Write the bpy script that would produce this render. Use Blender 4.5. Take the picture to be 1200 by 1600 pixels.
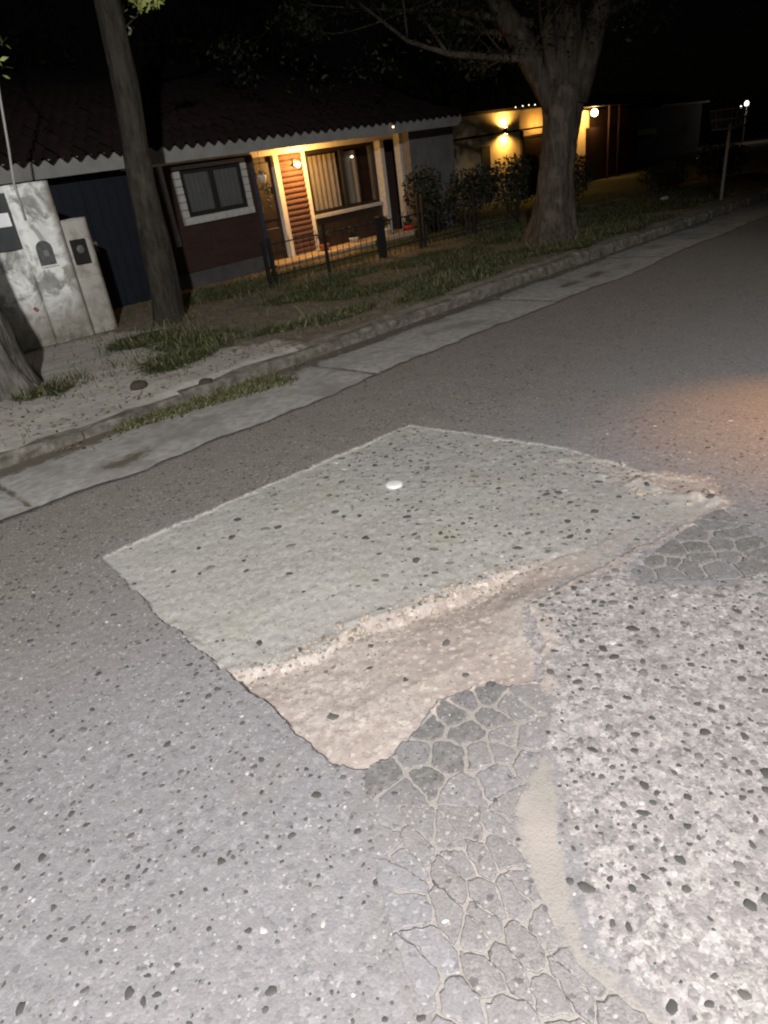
import bpy, math, random
import numpy as np
from mathutils import Matrix, Vector

random.seed(7); rng = np.random.default_rng(7)
scene = bpy.context.scene
for o in list(bpy.data.objects): bpy.data.objects.remove(o)
COL = scene.collection

# ------------------------------------------------------------------ camera
CAM_H = 1.65
yaw, pitch, roll = math.radians(42.434), math.radians(27.484), math.radians(7.559)
fwd = Vector((math.sin(yaw)*math.cos(pitch), math.cos(yaw)*math.cos(pitch), -math.sin(pitch)))
dwn = Vector((-math.sin(yaw)*math.sin(pitch), -math.cos(yaw)*math.sin(pitch), -math.cos(pitch)))
rgt = Vector((math.cos(yaw), -math.sin(yaw), 0))
cx_ = rgt*math.cos(roll) + dwn*math.sin(roll)
cy_ = -(dwn*math.cos(roll) - rgt*math.sin(roll))
cz_ = -fwd
cam_d = bpy.data.cameras.new('camera'); cam = bpy.data.objects.new('camera', cam_d); COL.objects.link(cam)
m4 = Matrix((( cx_.x, cy_.x, cz_.x, 0), (cx_.y, cy_.y, cz_.y, 0), (cx_.z, cy_.z, cz_.z, CAM_H), (0, 0, 0, 1)))
cam.matrix_world = m4
cam_d.sensor_fit = 'HORIZONTAL'; cam_d.sensor_width = 36.0; cam_d.lens = 36.0*1040/1200
cam_d.clip_start = 0.02; cam_d.clip_end = 2000
scene.camera = cam
scene.render.resolution_x = 768; scene.render.resolution_y = 1024

# ------------------------------------------------------------------ night sky, moon, lamps
world = bpy.data.worlds.new('World'); scene.world = world; world.use_nodes = True
wn = world.node_tree; wn.nodes.clear()
sky = wn.nodes.new('ShaderNodeTexSky'); sky.sky_type = 'NISHITA'; sky.sun_disc = False
sky.sun_elevation = math.radians(3); sky.sun_rotation = math.radians(200); sky.altitude = 200
bg = wn.nodes.new('ShaderNodeBackground'); bg.inputs[1].default_value = 0.0003
hs = wn.nodes.new('ShaderNodeHueSaturation'); hs.inputs['Saturation'].default_value = 0.6
wo = wn.nodes.new('ShaderNodeOutputWorld')
wn.links.new(sky.outputs[0], hs.inputs['Color']); wn.links.new(hs.outputs[0], bg.inputs[0]); wn.links.new(bg.outputs[0], wo.inputs[0])

def lamp(name, kind, loc, energy, color=(1, 1, 1), size=0.05, target=None, spot=None, blend=0.5):
    d = bpy.data.lights.new(name, kind); d.energy = energy; d.color = color
    if kind == 'SUN': d.angle = math.radians(0.5)
    else: d.shadow_soft_size = size
    if spot: d.spot_size = math.radians(spot); d.spot_blend = blend
    o = bpy.data.objects.new(name, d); COL.objects.link(o); o.location = loc
    if target is not None:
        o.rotation_euler = (Vector(target)-Vector(loc)).to_track_quat('-Z', 'Y').to_euler()
    return o
lamp('moon_sun', 'SUN', (0, 0, 30), 0.004, (1, .95, .88), target=(6, 16, 25))
# the phone's own light, beside the lens
lamp('phone_light', 'POINT', (-0.02, -0.06, 1.68), 150, (1.0, .955, .97), 0.012)
# added white lamp, unseen behind the photographer, evens out the falloff
lamp('added_back_light', 'SPOT', (-2.6, -3.0, 5.2), 5300, (1.0, .985, .975), 0.12, target=(.5, 1.7, 0), spot=88, blend=.45)
# amber lamp of the property on the near right, just out of frame
lamp('amber_light', 'SPOT', (5.3, .1, 2.6), 430, (1.0, .42, .09), 0.05, target=(4.35, .80, 0), spot=46, blend=1.0)

vs = scene.view_settings; vs.view_transform = 'Standard'; vs.look = 'None'; vs.exposure = 0; vs.gamma = 1; vs.use_curve_mapping = False
scene.render.engine = 'CYCLES'
scene.cycles.max_bounces = 6
scene.cycles.pixel_filter_type = 'BLACKMAN_HARRIS'; scene.cycles.filter_width = 2.1

# ------------------------------------------------------------------ numpy noise
def _hash(ix, iy, seed):
    n = (ix*374761393 + iy*668265263 + seed*362437) & 0xffffffff
    n = ((n ^ (n >> 13))*1274126177) & 0xffffffff
    return ((n ^ (n >> 16)) & 0xffff)/65535.0
def vnoise(x, y, s=0):
    x = np.asarray(x, float); y = np.asarray(y, float)
    ix = np.floor(x).astype(np.int64); iy = np.floor(y).astype(np.int64)
    fx = x-ix; fy = y-iy; fx = fx*fx*(3-2*fx); fy = fy*fy*(3-2*fy)
    a = _hash(ix, iy, s); b = _hash(ix+1, iy, s); c = _hash(ix, iy+1, s); d = _hash(ix+1, iy+1, s)
    return (a*(1-fx)+b*fx)*(1-fy)+(c*(1-fx)+d*fx)*fy
def fbm(x, y, s=0, o=4):
    r = 0; a = .5; t = 0
    for k in range(o):
        r = r+a*vnoise(x*2**k, y*2**k, s+k*17); t += a; a *= .5
    return r/t*2-1          # about -1..1
def sstep(a, b, x):
    t = np.clip((x-a)/(b-a), 0, 1); return t*t*(3-2*t)
def sdf(poly, X, Y):
    P = np.array(poly, float); d2 = np.full(X.shape, 1e9); ins = np.zeros(X.shape, bool)
    for i in range(len(P)):
        a = P[i]; b = P[(i+1) % len(P)]; e = b-a
        t = np.clip(((X-a[0])*e[0]+(Y-a[1])*e[1])/(e@e), 0, 1)
        d2 = np.minimum(d2, (X-a[0]-t*e[0])**2+(Y-a[1]-t*e[1])**2)
        c = ((a[1] > Y) != (b[1] > Y)) & (X < (b[0]-a[0])*(Y-a[1])/((b[1]-a[1]) if b[1] != a[1] else 1e-9)+a[0])
        ins ^= c
    return np.where(ins, -1, 1)*np.sqrt(d2)

# ------------------------------------------------------------------ object helpers
def tag(o, label=None, cat=None, group=None, kind=None):
    if label: o['label'] = label
    if cat: o['category'] = cat
    if group: o['group'] = group
    if kind: o['kind'] = kind
    return o
def mesh(name, verts, faces, smooth=False):
    me = bpy.data.meshes.new(name)
    me.from_pydata([tuple(v) for v in verts], [], [tuple(f) for f in faces]); me.update()
    if smooth: me.polygons.foreach_set('use_smooth', [True]*len(me.polygons))
    return me
def fast_mesh(name, V, F, smooth=True):
    """V (n,3), F (m,k) arrays of one face size"""
    V = np.asarray(V, np.float32); F = np.asarray(F, np.int32); k = F.shape[1]
    me = bpy.data.meshes.new(name)
    me.vertices.add(len(V)); me.vertices.foreach_set('co', V.ravel())
    me.loops.add(F.size); me.loops.foreach_set('vertex_index', F.ravel())
    me.polygons.add(len(F)); me.polygons.foreach_set('loop_start', np.arange(0, F.size, k, dtype=np.int32))
    me.polygons.foreach_set('use_smooth', np.full(len(F), smooth))
    me.update(calc_edges=True); me.validate()
    return me
def obj(name, me, mat, parent=None):
    o = bpy.data.objects.new(name, me); COL.objects.link(o)
    if mat is not None and not me.materials: me.materials.append(mat)
    if parent is not None: o.parent = parent
    return o
def empty(name, loc=(0, 0, 0), rot=(0, 0, 0)):
    o = bpy.data.objects.new(name, None); COL.objects.link(o); o.location = loc; o.rotation_euler = rot
    o.empty_display_size = .1
    return o
class MB:
    def __init__(s): s.v = []; s.f = []
    def add(s, v, f):
        n = len(s.v); s.v += [tuple(p) for p in v]; s.f += [tuple(i+n for i in q) for q in f]; return s
    def box(s, x0, x1, y0, y1, z0, z1, b=0.0):
        if b <= 0:
            return s.add([(x0,y0,z0),(x1,y0,z0),(x1,y1,z0),(x0,y1,z0),(x0,y0,z1),(x1,y0,z1),(x1,y1,z1),(x0,y1,z1)],
                  [(0,3,2,1),(4,5,6,7),(0,1,5,4),(1,2,6,5),(2,3,7,6),(3,0,4,7)])
        v = []; 
        for (zz, i) in ((z0, b), (z0+b, 0), (z1-b, 0), (z1, b)):
            v += [(x0+i,y0+i,zz),(x1-i,y0+i,zz),(x1-i,y1-i,zz),(x0+i,y1-i,zz)]
        f = [(0,3,2,1),(12,13,14,15)]
        for r in range(3):
            for k in range(4):
                a = r*4+k; c = r*4+(k+1) % 4; f.append((a, c, c+4, a+4))
        return s.add(v, f)
    def tube(s, pts, rad, seg=8, cap=True, wob=0, sd=0):
        pts = [Vector(p) for p in pts]; n0 = len(s.v); N = len(pts)
        rad = [rad]*N if not hasattr(rad, '__len__') else rad
        up = None
        for i, p in enumerate(pts):
            t = (pts[min(i+1, N-1)]-pts[max(i-1, 0)]).normalized()
            if up is None:
                up = Vector((1, 0, 0)) if abs(t.x) < .8 else Vector((0, 1, 0))
            a = (up-t*up.dot(t)).normalized(); b = t.cross(a); up = a
            for k in range(seg):
                th = 2*math.pi*k/seg
                r = rad[i]
                if wob: r *= 1+wob*float(fbm(np.array(math.cos(th)*1.7+5+sd), np.array(math.sin(th)*1.7+p.z*1.1+sd*3), 3, 3))+(.45*wob*float(fbm(np.array(th*3.2+sd+.35*math.sin(p.z*3)), np.array(p.z*1.6+sd), 9, 3)) if seg > 14 else 0)
                q = p+a*(r*math.cos(th))+b*(r*math.sin(th)); s.v.append(tuple(q))
        for i in range(N-1):
            for k in range(seg):
                a = n0+i*seg+k; c = n0+i*seg+(k+1) % seg; s.f.append((a, c, c+seg, a+seg))
        if cap:
            s.f.append(tuple(n0+k for k in reversed(range(seg)))); s.f.append(tuple(n0+(N-1)*seg+k for k in range(seg)))
        return s
    def sphere(s, c, r, sc=(1, 1, 1), seg=10, rings=6):
        v = [(c[0], c[1], c[2]-r*sc[2])]
        for i in range(1, rings):
            ph = -math.pi/2+math.pi*i/rings
            for k in range(seg):
                th = 2*math.pi*k/seg; v.append((c[0]+r*sc[0]*math.cos(ph)*math.cos(th), c[1]+r*sc[1]*math.cos(ph)*math.sin(th), c[2]+r*sc[2]*math.sin(ph)))
        v.append((c[0], c[1], c[2]+r*sc[2])); f = []
        for k in range(seg):
            f.append((0, 1+(k+1) % seg, 1+k))
            for i in range(rings-2):
                a = 1+i*seg+k; b = 1+i*seg+(k+1) % seg; f.append((a, b, b+seg, a+seg))
            t = 1+(rings-2)*seg; f.append((t+k, t+(k+1) % seg, len(v)-1))
        return s.add(v, f)
    def lathe(s, c, prof, seg=12):
        v = []; f = []
        for (r, z) in prof:
            for k in range(seg):
                th = 2*math.pi*k/seg; v.append((c[0]+r*math.cos(th), c[1]+r*math.sin(th), c[2]+z))
        for i in range(len(prof)-1):
            for k in range(seg):
                a = i*seg+k; b = i*seg+(k+1) % seg; f.append((a, b, b+seg, a+seg))
        f.append(tuple(reversed(range(seg)))); f.append(tuple((len(prof)-1)*seg+k for k in range(seg)))
        return s.add(v, f)
    def build(s, name, mat, parent=None, smooth=False, off=None):
        v = s.v
        if off is not None: v = [(p[0]-off[0], p[1]-off[1], p[2]-off[2]) for p in v]
        return obj(name, mesh(name, v, s.f, smooth), mat, parent)

# ------------------------------------------------------------------ materials
class NT:
    def __init__(s, name, rough=.9, spec=.3):
        s.m = bpy.data.materials.new(name); s.m.use_nodes = True; s.t = s.m.node_tree
        s.b = s.t.nodes['Principled BSDF']; s.b.inputs['Roughness'].default_value = rough
        s.b.inputs['Specular IOR Level'].default_value = spec
        s.co = s.n('ShaderNodeTexCoord').outputs['Object']
    def n(s, t, **kw):
        q = s.t.nodes.new(t)
        for k, v in kw.items(): setattr(q, k, v)
        return q
    def put(s, sock, v):
        if hasattr(v, 'is_linked') or isinstance(v, bpy.types.NodeSocket): s.t.links.new(v, sock)
        elif isinstance(v, (tuple, list)): sock.default_value = (*v, 1) if len(v) == 3 and len(sock.default_value) == 4 else v
        else: sock.default_value = v
    def noise(s, sc, det=4, rough=.55, co=None, dist=0):
        q = s.n('ShaderNodeTexNoise'); s.put(q.inputs['Vector'], co or s.co); q.inputs['Scale'].default_value = sc
        q.inputs['Detail'].default_value = det; q.inputs['Roughness'].default_value = rough; q.inputs['Distortion'].default_value = dist
        return q.outputs['Fac']
    def vor(s, sc, out='Color', feat='F1', co=None, rnd=1):
        q = s.n('ShaderNodeTexVoronoi', feature=feat); s.put(q.inputs['Vector'], co or s.co); q.inputs['Scale'].default_value = sc
        q.inputs['Randomness'].default_value = rnd
        return q.outputs[out]
    def chan(s, col, i=0):
        q = s.n('ShaderNodeSeparateColor'); s.put(q.inputs[0], col); return q.outputs[i]
    def math(s, op, a, b=0.0, c=None):
        q = s.n('ShaderNodeMath', operation=op); s.put(q.inputs[0], a); s.put(q.inputs[1], b)
        if c is not None: s.put(q.inputs[2], c)
        return q.outputs[0]
    def ramp(s, f, a, b):            # smooth 0..1 between a and b
        q = s.n('ShaderNodeMapRange', interpolation_type='SMOOTHSTEP'); s.put(q.inputs[0], f)
        q.inputs[1].default_value = a; q.inputs[2].default_value = b
        return q.outputs[0]
    def mix(s, f, a, b, mode='MIX'):
        q = s.n('ShaderNodeMix', data_type='RGBA', blend_type=mode); s.put(q.inputs[0], f); s.put(q.inputs[6], a); s.put(q.inputs[7], b)
        return q.outputs[2]
    def cramp(s, f, stops, interp='LINEAR'):
        q = s.n('ShaderNodeValToRGB'); q.color_ramp.interpolation = interp; e = q.color_ramp.elements
        while len(e) < len(stops): e.new(.5)
        for x, (p, c) in zip(e, stops): x.position = p; x.color = (*c, 1)
        s.put(q.inputs[0], f); return q.outputs[0]
    def attr(s, name):
        return s.n('ShaderNodeAttribute', attribute_name=name).outputs['Fac']
    def bump(s, h, strength=.5, dist=.01):
        q = s.n('ShaderNodeBump'); q.inputs['Strength'].default_value = strength; q.inputs['Distance'].default_value = dist
        s.put(q.inputs['Height'], h); s.put(s.b.inputs['Normal'], q.outputs[0]); return s
    def col(s, c): s.put(s.b.inputs['Base Color'], c); return s
def simple(name, c, rough=.8, var=.25, sc=12, bump=0, spec=.3, metal=0):
    q = NT(name, rough, spec); n = q.noise(sc, 5)
    q.col(q.cramp(n, [(.25, tuple(x*(1-var) for x in c)), (.75, tuple(min(1, x*(1+var)) for x in c))]))
    q.b.inputs['Metallic'].default_value = metal
    if bump: q.bump(n, bump, .01)
    return q.m
def emis(name, c, st):
    q = NT(name); q.col((0, 0, 0)); q.put(q.b.inputs['Emission Color'], c); q.b.inputs['Emission Strength'].default_value = st
    return q.m
M = {}

def road_mat():
    q = NT('road_surface', .85, .3)
    # warped coordinates so that cells are not perfectly convex
    wq = q.n('ShaderNodeTexNoise'); q.put(wq.inputs['Vector'], q.co); wq.inputs['Scale'].default_value = 90; wq.inputs['Detail'].default_value = 2
    ad = q.n('ShaderNodeVectorMath', operation='MULTIPLY_ADD'); q.put(ad.inputs[0], wq.outputs['Color']); ad.inputs[1].default_value = (.008,)*3; q.put(ad.inputs[2], q.co)
    cw = ad.outputs[0]
    fine = q.noise(420, 2); mid = q.noise(38, 4); big = q.noise(2.2, 5, .6); huge = q.noise(.55, 3)
    ca = q.vor(130, co=cw); cb = q.vor(62, co=cw); cc = q.vor(33, co=cw)
    ra, rb, rc = q.chan(ca, 0), q.chan(cb, 0), q.chan(cc, 1)
    # asphalt
    asp = q.cramp(ra, [(0, (.125, .119, .125)), (.12, (.178, .171, .174)), (.7, (.209, .200, .204)), (.95, (.24, .231, .235)), (1, (.42, .41, .41))])
    asp2 = q.cramp(rb, [(0, (.10, .096, .10)), (.08, (.182, .175, .178)), (.85, (.214, .205, .209)), (1, (.30, .29, .298))])
    wear_light = q.attr('wear_light')
    asp = q.mix(.5, asp, asp2)
    grain = q.chan(q.vor(210), 0)
    dark = q.mix(q.ramp(q.math('ADD', q.math('MULTIPLY', grain, .6), q.math('MULTIPLY', fine, .4)), .2, .75), (.110, .099, .088), (.232, .212, .190))
    dark = q.mix(q.math('MULTIPLY', q.ramp(q.noise(5, 5, .7), .35, .7), .35), dark, (.125, .114, .105))
    spk = q.math('GREATER_THAN', ra, .97)
    dark = q.mix(spk, dark, (.33, .31, .285))
    dark = q.mix(q.math('LESS_THAN', rb, .03), dark, (.06, .055, .05))
    asp = q.mix(wear_light, dark, asp)
    asp = q.mix(q.math('MULTIPLY', q.ramp(big, .55, .75), .35), asp, (.21, .19, .17))
    # old greenish concrete of the slab
    sl = q.mix(q.ramp(big, .35, .7), (.258, .248, .226), (.305, .295, .270))
    sl = q.mix(q.ramp(mid, .40, .72), sl, (.345, .335, .31))
    sl = q.mix(q.math('MULTIPLY', q.math('LESS_THAN', rb, .06), .5), sl, (.17, .165, .15))
    sl = q.mix(q.math('MULTIPLY', q.math('GREATER_THAN', ra, .93), .6), sl, (.42, .41, .37))
    yel = q.ramp(q.noise(3.4, 3, .5), .58, .72)
    sl = q.mix(q.math('MULTIPLY', yel, .5), sl, (.30, .285, .195))
    # dirt
    di = q.cramp(mid, [(.25, (.265, .226, .20)), (.5, (.345, .303, .272)), (.78, (.425, .385, .345))])
    di = q.mix(q.ramp(big, .40, .62), di, (.30, .250, .222))
    di = q.mix(q.math('MULTIPLY', q.math('LESS_THAN', ra, .10), .8), di, (.25, .21, .185))
    di = q.mix(q.math('MULTIPLY', q.math('GREATER_THAN', rb, .90), .7), di, (.46, .41, .36))
    # sand washed into the cracks
    sa = q.mix(q.ramp(fine, .3, .7), (.222, .205, .186), (.268, .247, .223))
    sa = q.mix(q.math('MULTIPLY', q.math('LESS_THAN', ra, .06), .7), sa, (.2, .18, .16))
    sa = q.mix(q.ramp(big, .45, .7), sa, (.29, .258, .235))
    # worn exposed-aggregate concrete
    wo1 = q.cramp(rb, [(0, (.075, .07, .067)), (.12, (.165, .151, .146)), (.42, (.235, .217, .209)), (.75, (.285, .264, .254)), (1, (.44, .41, .395))])
    wo2 = q.cramp(ra, [(0, (.09, .083, .08)), (.2, (.205, .19, .183)), (.8, (.295, .273, .263)), (1, (.50, .47, .45))])
    wo = q.mix(.45, wo1, wo2)
    wo = q.mix(q.ramp(mid, .5, .7), wo, (.32, .296, .285))
    wo = q.mix(q.math('MULTIPLY', q.math('LESS_THAN', rc, .07), .6), wo, (.19, .175, .17))
    wo = q.mix(q.math('MULTIPLY', q.ramp(big, .48, .62), .18), wo, (.195, .178, .172))
    c = asp; jit = q.math('MULTIPLY', q.math('SUBTRACT', mid, .5), .9)
    for a, k in (('slab', sl), ('worn', wo), ('sand', sa), ('dirt', di)):
        f = q.ramp(q.math('ADD', q.attr(a), q.math('MULTIPLY', jit, q.ramp(q.attr(a), 0, .25))), .32, .68)
        c = q.mix(f, c, k)
    q.col(c)
    h = q.math('ADD', q.math('MULTIPLY', q.vor(130, 'Distance', co=cw), -.5), q.math('ADD', q.math('MULTIPLY', fine, .35), q.math('MULTIPLY', mid, .6)))
    q.bump(h, .5, .004)
    return q.m
M['road'] = road_mat()

def piece_mat():
    q = NT('cracked_asphalt', .88, .25); fine = q.noise(300, 2); mid = q.noise(30, 4); ra = q.chan(q.vor(150), 0)
    oi = q.n('ShaderNodeObjectInfo').outputs['Random']
    base = q.cramp(oi, [(0, (.115, .111, .103)), (.5, (.14, .134, .131)), (1, (.17, .163, .165))])
    c = q.mix(q.ramp(mid, .4, .75), base, (.19, .182, .179))
    c = q.mix(q.math('MULTIPLY', q.math('LESS_THAN', ra, .08), .6), c, (.06, .058, .056))
    c = q.mix(q.math('MULTIPLY', q.math('GREATER_THAN', ra, .95), .5), c, (.30, .28, .27))
    q.col(c); q.bump(q.math('ADD', mid, q.math('MULTIPLY', fine, .5)), .5, .004)
    return q.m
M['piece'] = piece_mat()

def stone_mat():
    q = NT('embedded_stone', .7, .35)
    r = q.math('FRACT', q.math('ADD', q.math('MULTIPLY', q.n('ShaderNodeObjectInfo').outputs['Random'], 7.31), q.math('MULTIPLY', q.n('ShaderNodeNewGeometry').outputs['Random Per Island'], 3.7)))
    c = q.cramp(r, [(0, (.046, .047, .045)), (.26, (.066, .064, .060)), (.46, (.105, .10, .094)), (.56, (.080, .071, .065)), (.66, (.15, .142, .132)), (.84, (.19, .178, .168)), (.95, (.46, .44, .41))], 'CONSTANT')
    c = q.mix(q.math('MULTIPLY', q.noise(160, 3), .4), c, (.12, .115, .105))
    q.col(c); return q.m
M['stone'] = stone_mat()

def gutter_mat():
    q = NT('gutter_concrete', .9, .25); big = q.noise(1.6, 5, .6); mid = q.noise(14, 5); fine = q.noise(160, 2)
    c = q.cramp(mid, [(.3, (.22, .213, .195)), (.55, (.31, .303, .28)), (.8, (.39, .38, .35))])
    c = q.mix(q.ramp(big, .48, .66), c, (.20, .19, .172))
    d = q.attr('dirt'); f = q.ramp(q.math('ADD', d, q.math('MULTIPLY', q.math('SUBTRACT', mid, .5), 1.2)), .35, .65)
    c = q.mix(f, c, q.mix(q.ramp(fine, .3, .7), (.085, .072, .055), (.14, .12, .092)))
    q.col(c); q.bump(q.math('ADD', mid, q.math('MULTIPLY', fine, .4)), .5, .01); return q.m
M['gutter'] = gutter_mat()
def kerb_mat():
    q = NT('kerb_concrete', .9, .2); mid = q.noise(9, 5, .65); fine = q.noise(120, 3)
    c = q.cramp(mid, [(.3, (.06, .053, .042)), (.52, (.14, .128, .105)), (.78, (.27, .255, .215))]); q.col(c)
    q.bump(q.math('ADD', mid, q.math('MULTIPLY', fine, .4)), .7, .02); return q.m
M['kerb'] = kerb_mat()
def verge_mat():
    q = NT('verge_soil', .95, .1); big = q.noise(1.1, 5, .6); mid = q.noise(9, 5, .6); fine = q.noise(90, 3)
    so = q.cramp(mid, [(.25, (.09, .078, .058)), (.5, (.162, .142, .11)), (.8, (.245, .22, .175))])
    so = q.mix(q.ramp(big, .5, .7), so, (.145, .125, .095))
    gr = q.cramp(mid, [(.3, (.020, .026, .010)), (.55, (.040, .048, .018)), (.8, (.080, .082, .036))])
    pale = q.cramp(mid, [(.3, (.31, .29, .255)), (.7, (.43, .405, .36))])
    so = q.mix(q.ramp(q.math('ADD', q.attr('pale'), q.math('MULTIPLY', q.math('SUBTRACT', mid, .5), .7)), .35, .65), so, pale)
    c = q.mix(q.ramp(q.math('ADD', q.attr('grass'), q.math('MULTIPLY', q.math('SUBTRACT', mid, .5), 1.1)), .35, .6), so, gr)
    q.col(c); q.bump(q.math('ADD', mid, q.math('MULTIPLY', fine, .5)), .8, .02); return q.m
M['verge'] = verge_mat()
def leaf_mat(name, a, b, c3):
    q = NT(name, .6, .3); r = q.n('ShaderNodeNewGeometry').outputs['Random Per Island']
    q.col(q.cramp(r, [(0, a), (.55, b), (1, c3)])); return q.m
M['grass'] = leaf_mat('grass_blade', (.017, .024, .008), (.042, .052, .018), (.13, .12, .055))
M['weed'] = leaf_mat('weed_leaf', (.035, .042, .015), (.08, .084, .036), (.21, .185, .11))
M['weed2'] = leaf_mat('dry_weed', (.025, .032, .012), (.06, .065, .026), (.19, .165, .095))
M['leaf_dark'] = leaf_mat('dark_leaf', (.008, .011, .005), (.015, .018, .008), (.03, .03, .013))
M['leaf_lit'] = leaf_mat('lit_yellow_green_leaf', (.20, .24, .06), (.33, .37, .11), (.46, .47, .17))  # lit copy of the leaf colour, lamplight put into the tone
def bark(name, a, b):
    q = NT(name, .95, .15); mp = q.n('ShaderNodeMapping'); q.put(mp.inputs[0], q.co); mp.inputs['Scale'].default_value = (1, 1, .22)
    n = q.noise(18, 6, .65, co=mp.outputs[0]); n2 = q.noise(3, 4)
    c = q.cramp(n, [(.3, a), (.65, b)]); c = q.mix(q.math('MULTIPLY', q.ramp(n2, .5, .7), .5), c, tuple(x*1.7 for x in b))
    q.col(c); q.bump(n, 1, .04); return q.m
M['bark'] = bark('grey_bark', (.016, .014, .011), (.048, .043, .034))
M['bark2'] = bark('pale_bark', (.024, .019, .014), (.095, .078, .060))
M['bark0'] = bark('ridged_bark', (.035, .031, .027), (.14, .128, .112))
def stucco_mat():
    q = NT('peeling_stucco', .9, .2); a = q.noise(3.2, 6, .62, dist=.6); b = q.noise(9, 5, .6); fine = q.noise(80, 3)
    white = q.mix(q.ramp(b, .4, .65), (.82, .82, .79), (.66, .66, .63))
    grey = q.cramp(b, [(.3, (.20, .195, .18)), (.7, (.36, .355, .33))])
    c = q.mix(q.ramp(a, .46, .60), white, grey)
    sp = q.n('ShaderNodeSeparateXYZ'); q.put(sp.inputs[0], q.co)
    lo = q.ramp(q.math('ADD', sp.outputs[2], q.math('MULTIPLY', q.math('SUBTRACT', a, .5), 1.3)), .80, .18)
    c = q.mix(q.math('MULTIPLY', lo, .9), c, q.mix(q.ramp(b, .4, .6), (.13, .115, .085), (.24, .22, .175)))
    # the end block's shading is put into its colour
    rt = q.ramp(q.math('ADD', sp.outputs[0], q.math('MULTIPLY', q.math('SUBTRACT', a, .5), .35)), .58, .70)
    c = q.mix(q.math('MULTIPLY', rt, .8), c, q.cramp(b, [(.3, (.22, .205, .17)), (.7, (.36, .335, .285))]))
    q.col(c); q.bump(q.math('ADD', a, q.math('MULTIPLY', fine, .3)), .6, .02); return q.m
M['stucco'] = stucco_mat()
def brick_mat():
    q = NT('dark_red_brick', .9, .15); mp = q.n('ShaderNodeMapping'); q.put(mp.inputs[0], q.co); mp.inputs['Rotation'].default_value = (math.radians(90), 0, 0)
    b = q.n('ShaderNodeTexBrick'); q.put(b.inputs['Vector'], mp.outputs[0])
    b.inputs['Color1'].default_value = (.032, .018, .014, 1); b.inputs['Color2'].default_value = (.045, .024, .018, 1); b.inputs['Mortar'].default_value = (.04, .026, .022, 1)
    b.inputs['Scale'].default_value = 1; b.inputs['Brick Width'].default_value = .25; b.inputs['Row Height'].default_value = .075; b.inputs['Mortar Size'].default_value = .008
    c = q.mix(q.math('MULTIPLY', q.noise(5, 4), .6), b.outputs['Color'], (.03, .016, .013)); q.col(c)
    q.bump(b.outputs['Fac'], -.6, .01); return q.m
M['brick'] = brick_mat()
M['cream'] = simple('cream_paint', (.62, .57, .47), .8, .12, 6, .2)
M['white'] = simple('white_paint', (.36, .352, .33), .8, .16, 14, .3)
M['fascia'] = simple('grey_white_fascia', (.20, .195, .182), .85, .2, 5, .2)
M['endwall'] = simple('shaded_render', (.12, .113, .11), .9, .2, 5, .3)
M['log'] = simple('red_brown_cladding', (.105, .052, .036), .8, .4, 25, .5)
M['darkframe'] = simple('dark_frame', (.018, .016, .015), .5, .2)
M['door'] = simple('dark_wood_door', (.030, .020, .014), .5, .3, 8)
M['navy'] = simple('navy_gate_paint', (.006, .008, .014), .6, .3, 6)
M['iron'] = simple('black_iron', (.014, .013, .012), .6, .3, 20)
M['plinth'] = simple('grey_plinth', (.06, .055, .055), .9, .3, 5, .4)
M['floor'] = simple('porch_floor', (.42, .33, .22), .8, .15, 8)
M['tile'] = NT('old_clay_tile', .95, .1)
_t = M['tile']; _r = _t.n('ShaderNodeObjectInfo').outputs['Random']
_t.col(_t.mix(_t.math('MULTIPLY', _t.noise(8, 4), .8), _t.cramp(_r, [(0, (.009, .006, .005)), (1, (.018, .010, .008))]), (.006, .005, .005))); M['tile'] = _t.m
M['curtain'] = simple('net_curtain', (.30, .27, .235), .95, .1, 6)
M['curtain2'] = simple('grey_net_curtain', (.16, .16, .175), .95, .1, 6)
M['metal'] = simple('dull_metal_cover', (.10, .105, .10), .5, .3, 20, .1)
M['plate'] = simple('white_plate', (.80, .80, .80), .5, .04, 20)
M['wood_post'] = simple('weathered_post', (.20, .185, .165), .9, .25, 20, .3)
M['terracotta'] = simple('terracotta_pot', (.30, .12, .06), .85, .2)
M['redpot'] = simple('red_plastic', (.40, .03, .03), .5, .15)
M['palepot'] = simple('pale_pot', (.48, .45, .40), .8, .15)
M['bulb'] = emis('warm_bulb', (1, .62, .22), 60)
M['bulb_s'] = emis('small_warm_bulb', (1, .70, .35), 6)
M['bulb_w'] = emis('white_bulb', (1, .9, .7), 5)
M['ochre'] = simple('ochre_wall', (.50, .40, .24), .85, .12, 5, .2)
M['black'] = simple('black_beam', (.012, .010, .009), .7, .2)
def glass_mat():
    m = bpy.data.materials.new('window_glass'); m.use_nodes = True; t = m.node_tree; t.nodes.clear()
    o = t.nodes.new('ShaderNodeOutputMaterial'); mx = t.nodes.new('ShaderNodeMixShader'); tr = t.nodes.new('ShaderNodeBsdfTransparent'); gl = t.nodes.new('ShaderNodeBsdfGlossy')
    tr.inputs[0].default_value = (.92, .92, .90, 1); gl.inputs['Roughness'].default_value = .03; gl.inputs['Color'].default_value = (.8, .8, .8, 1); mx.inputs[0].default_value = .10
    t.links.new(tr.outputs[0], mx.inputs[1]); t.links.new(gl.outputs[0], mx.inputs[2]); t.links.new(mx.outputs[0], o.inputs[0]); return m
M['glass'] = glass_mat()

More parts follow.
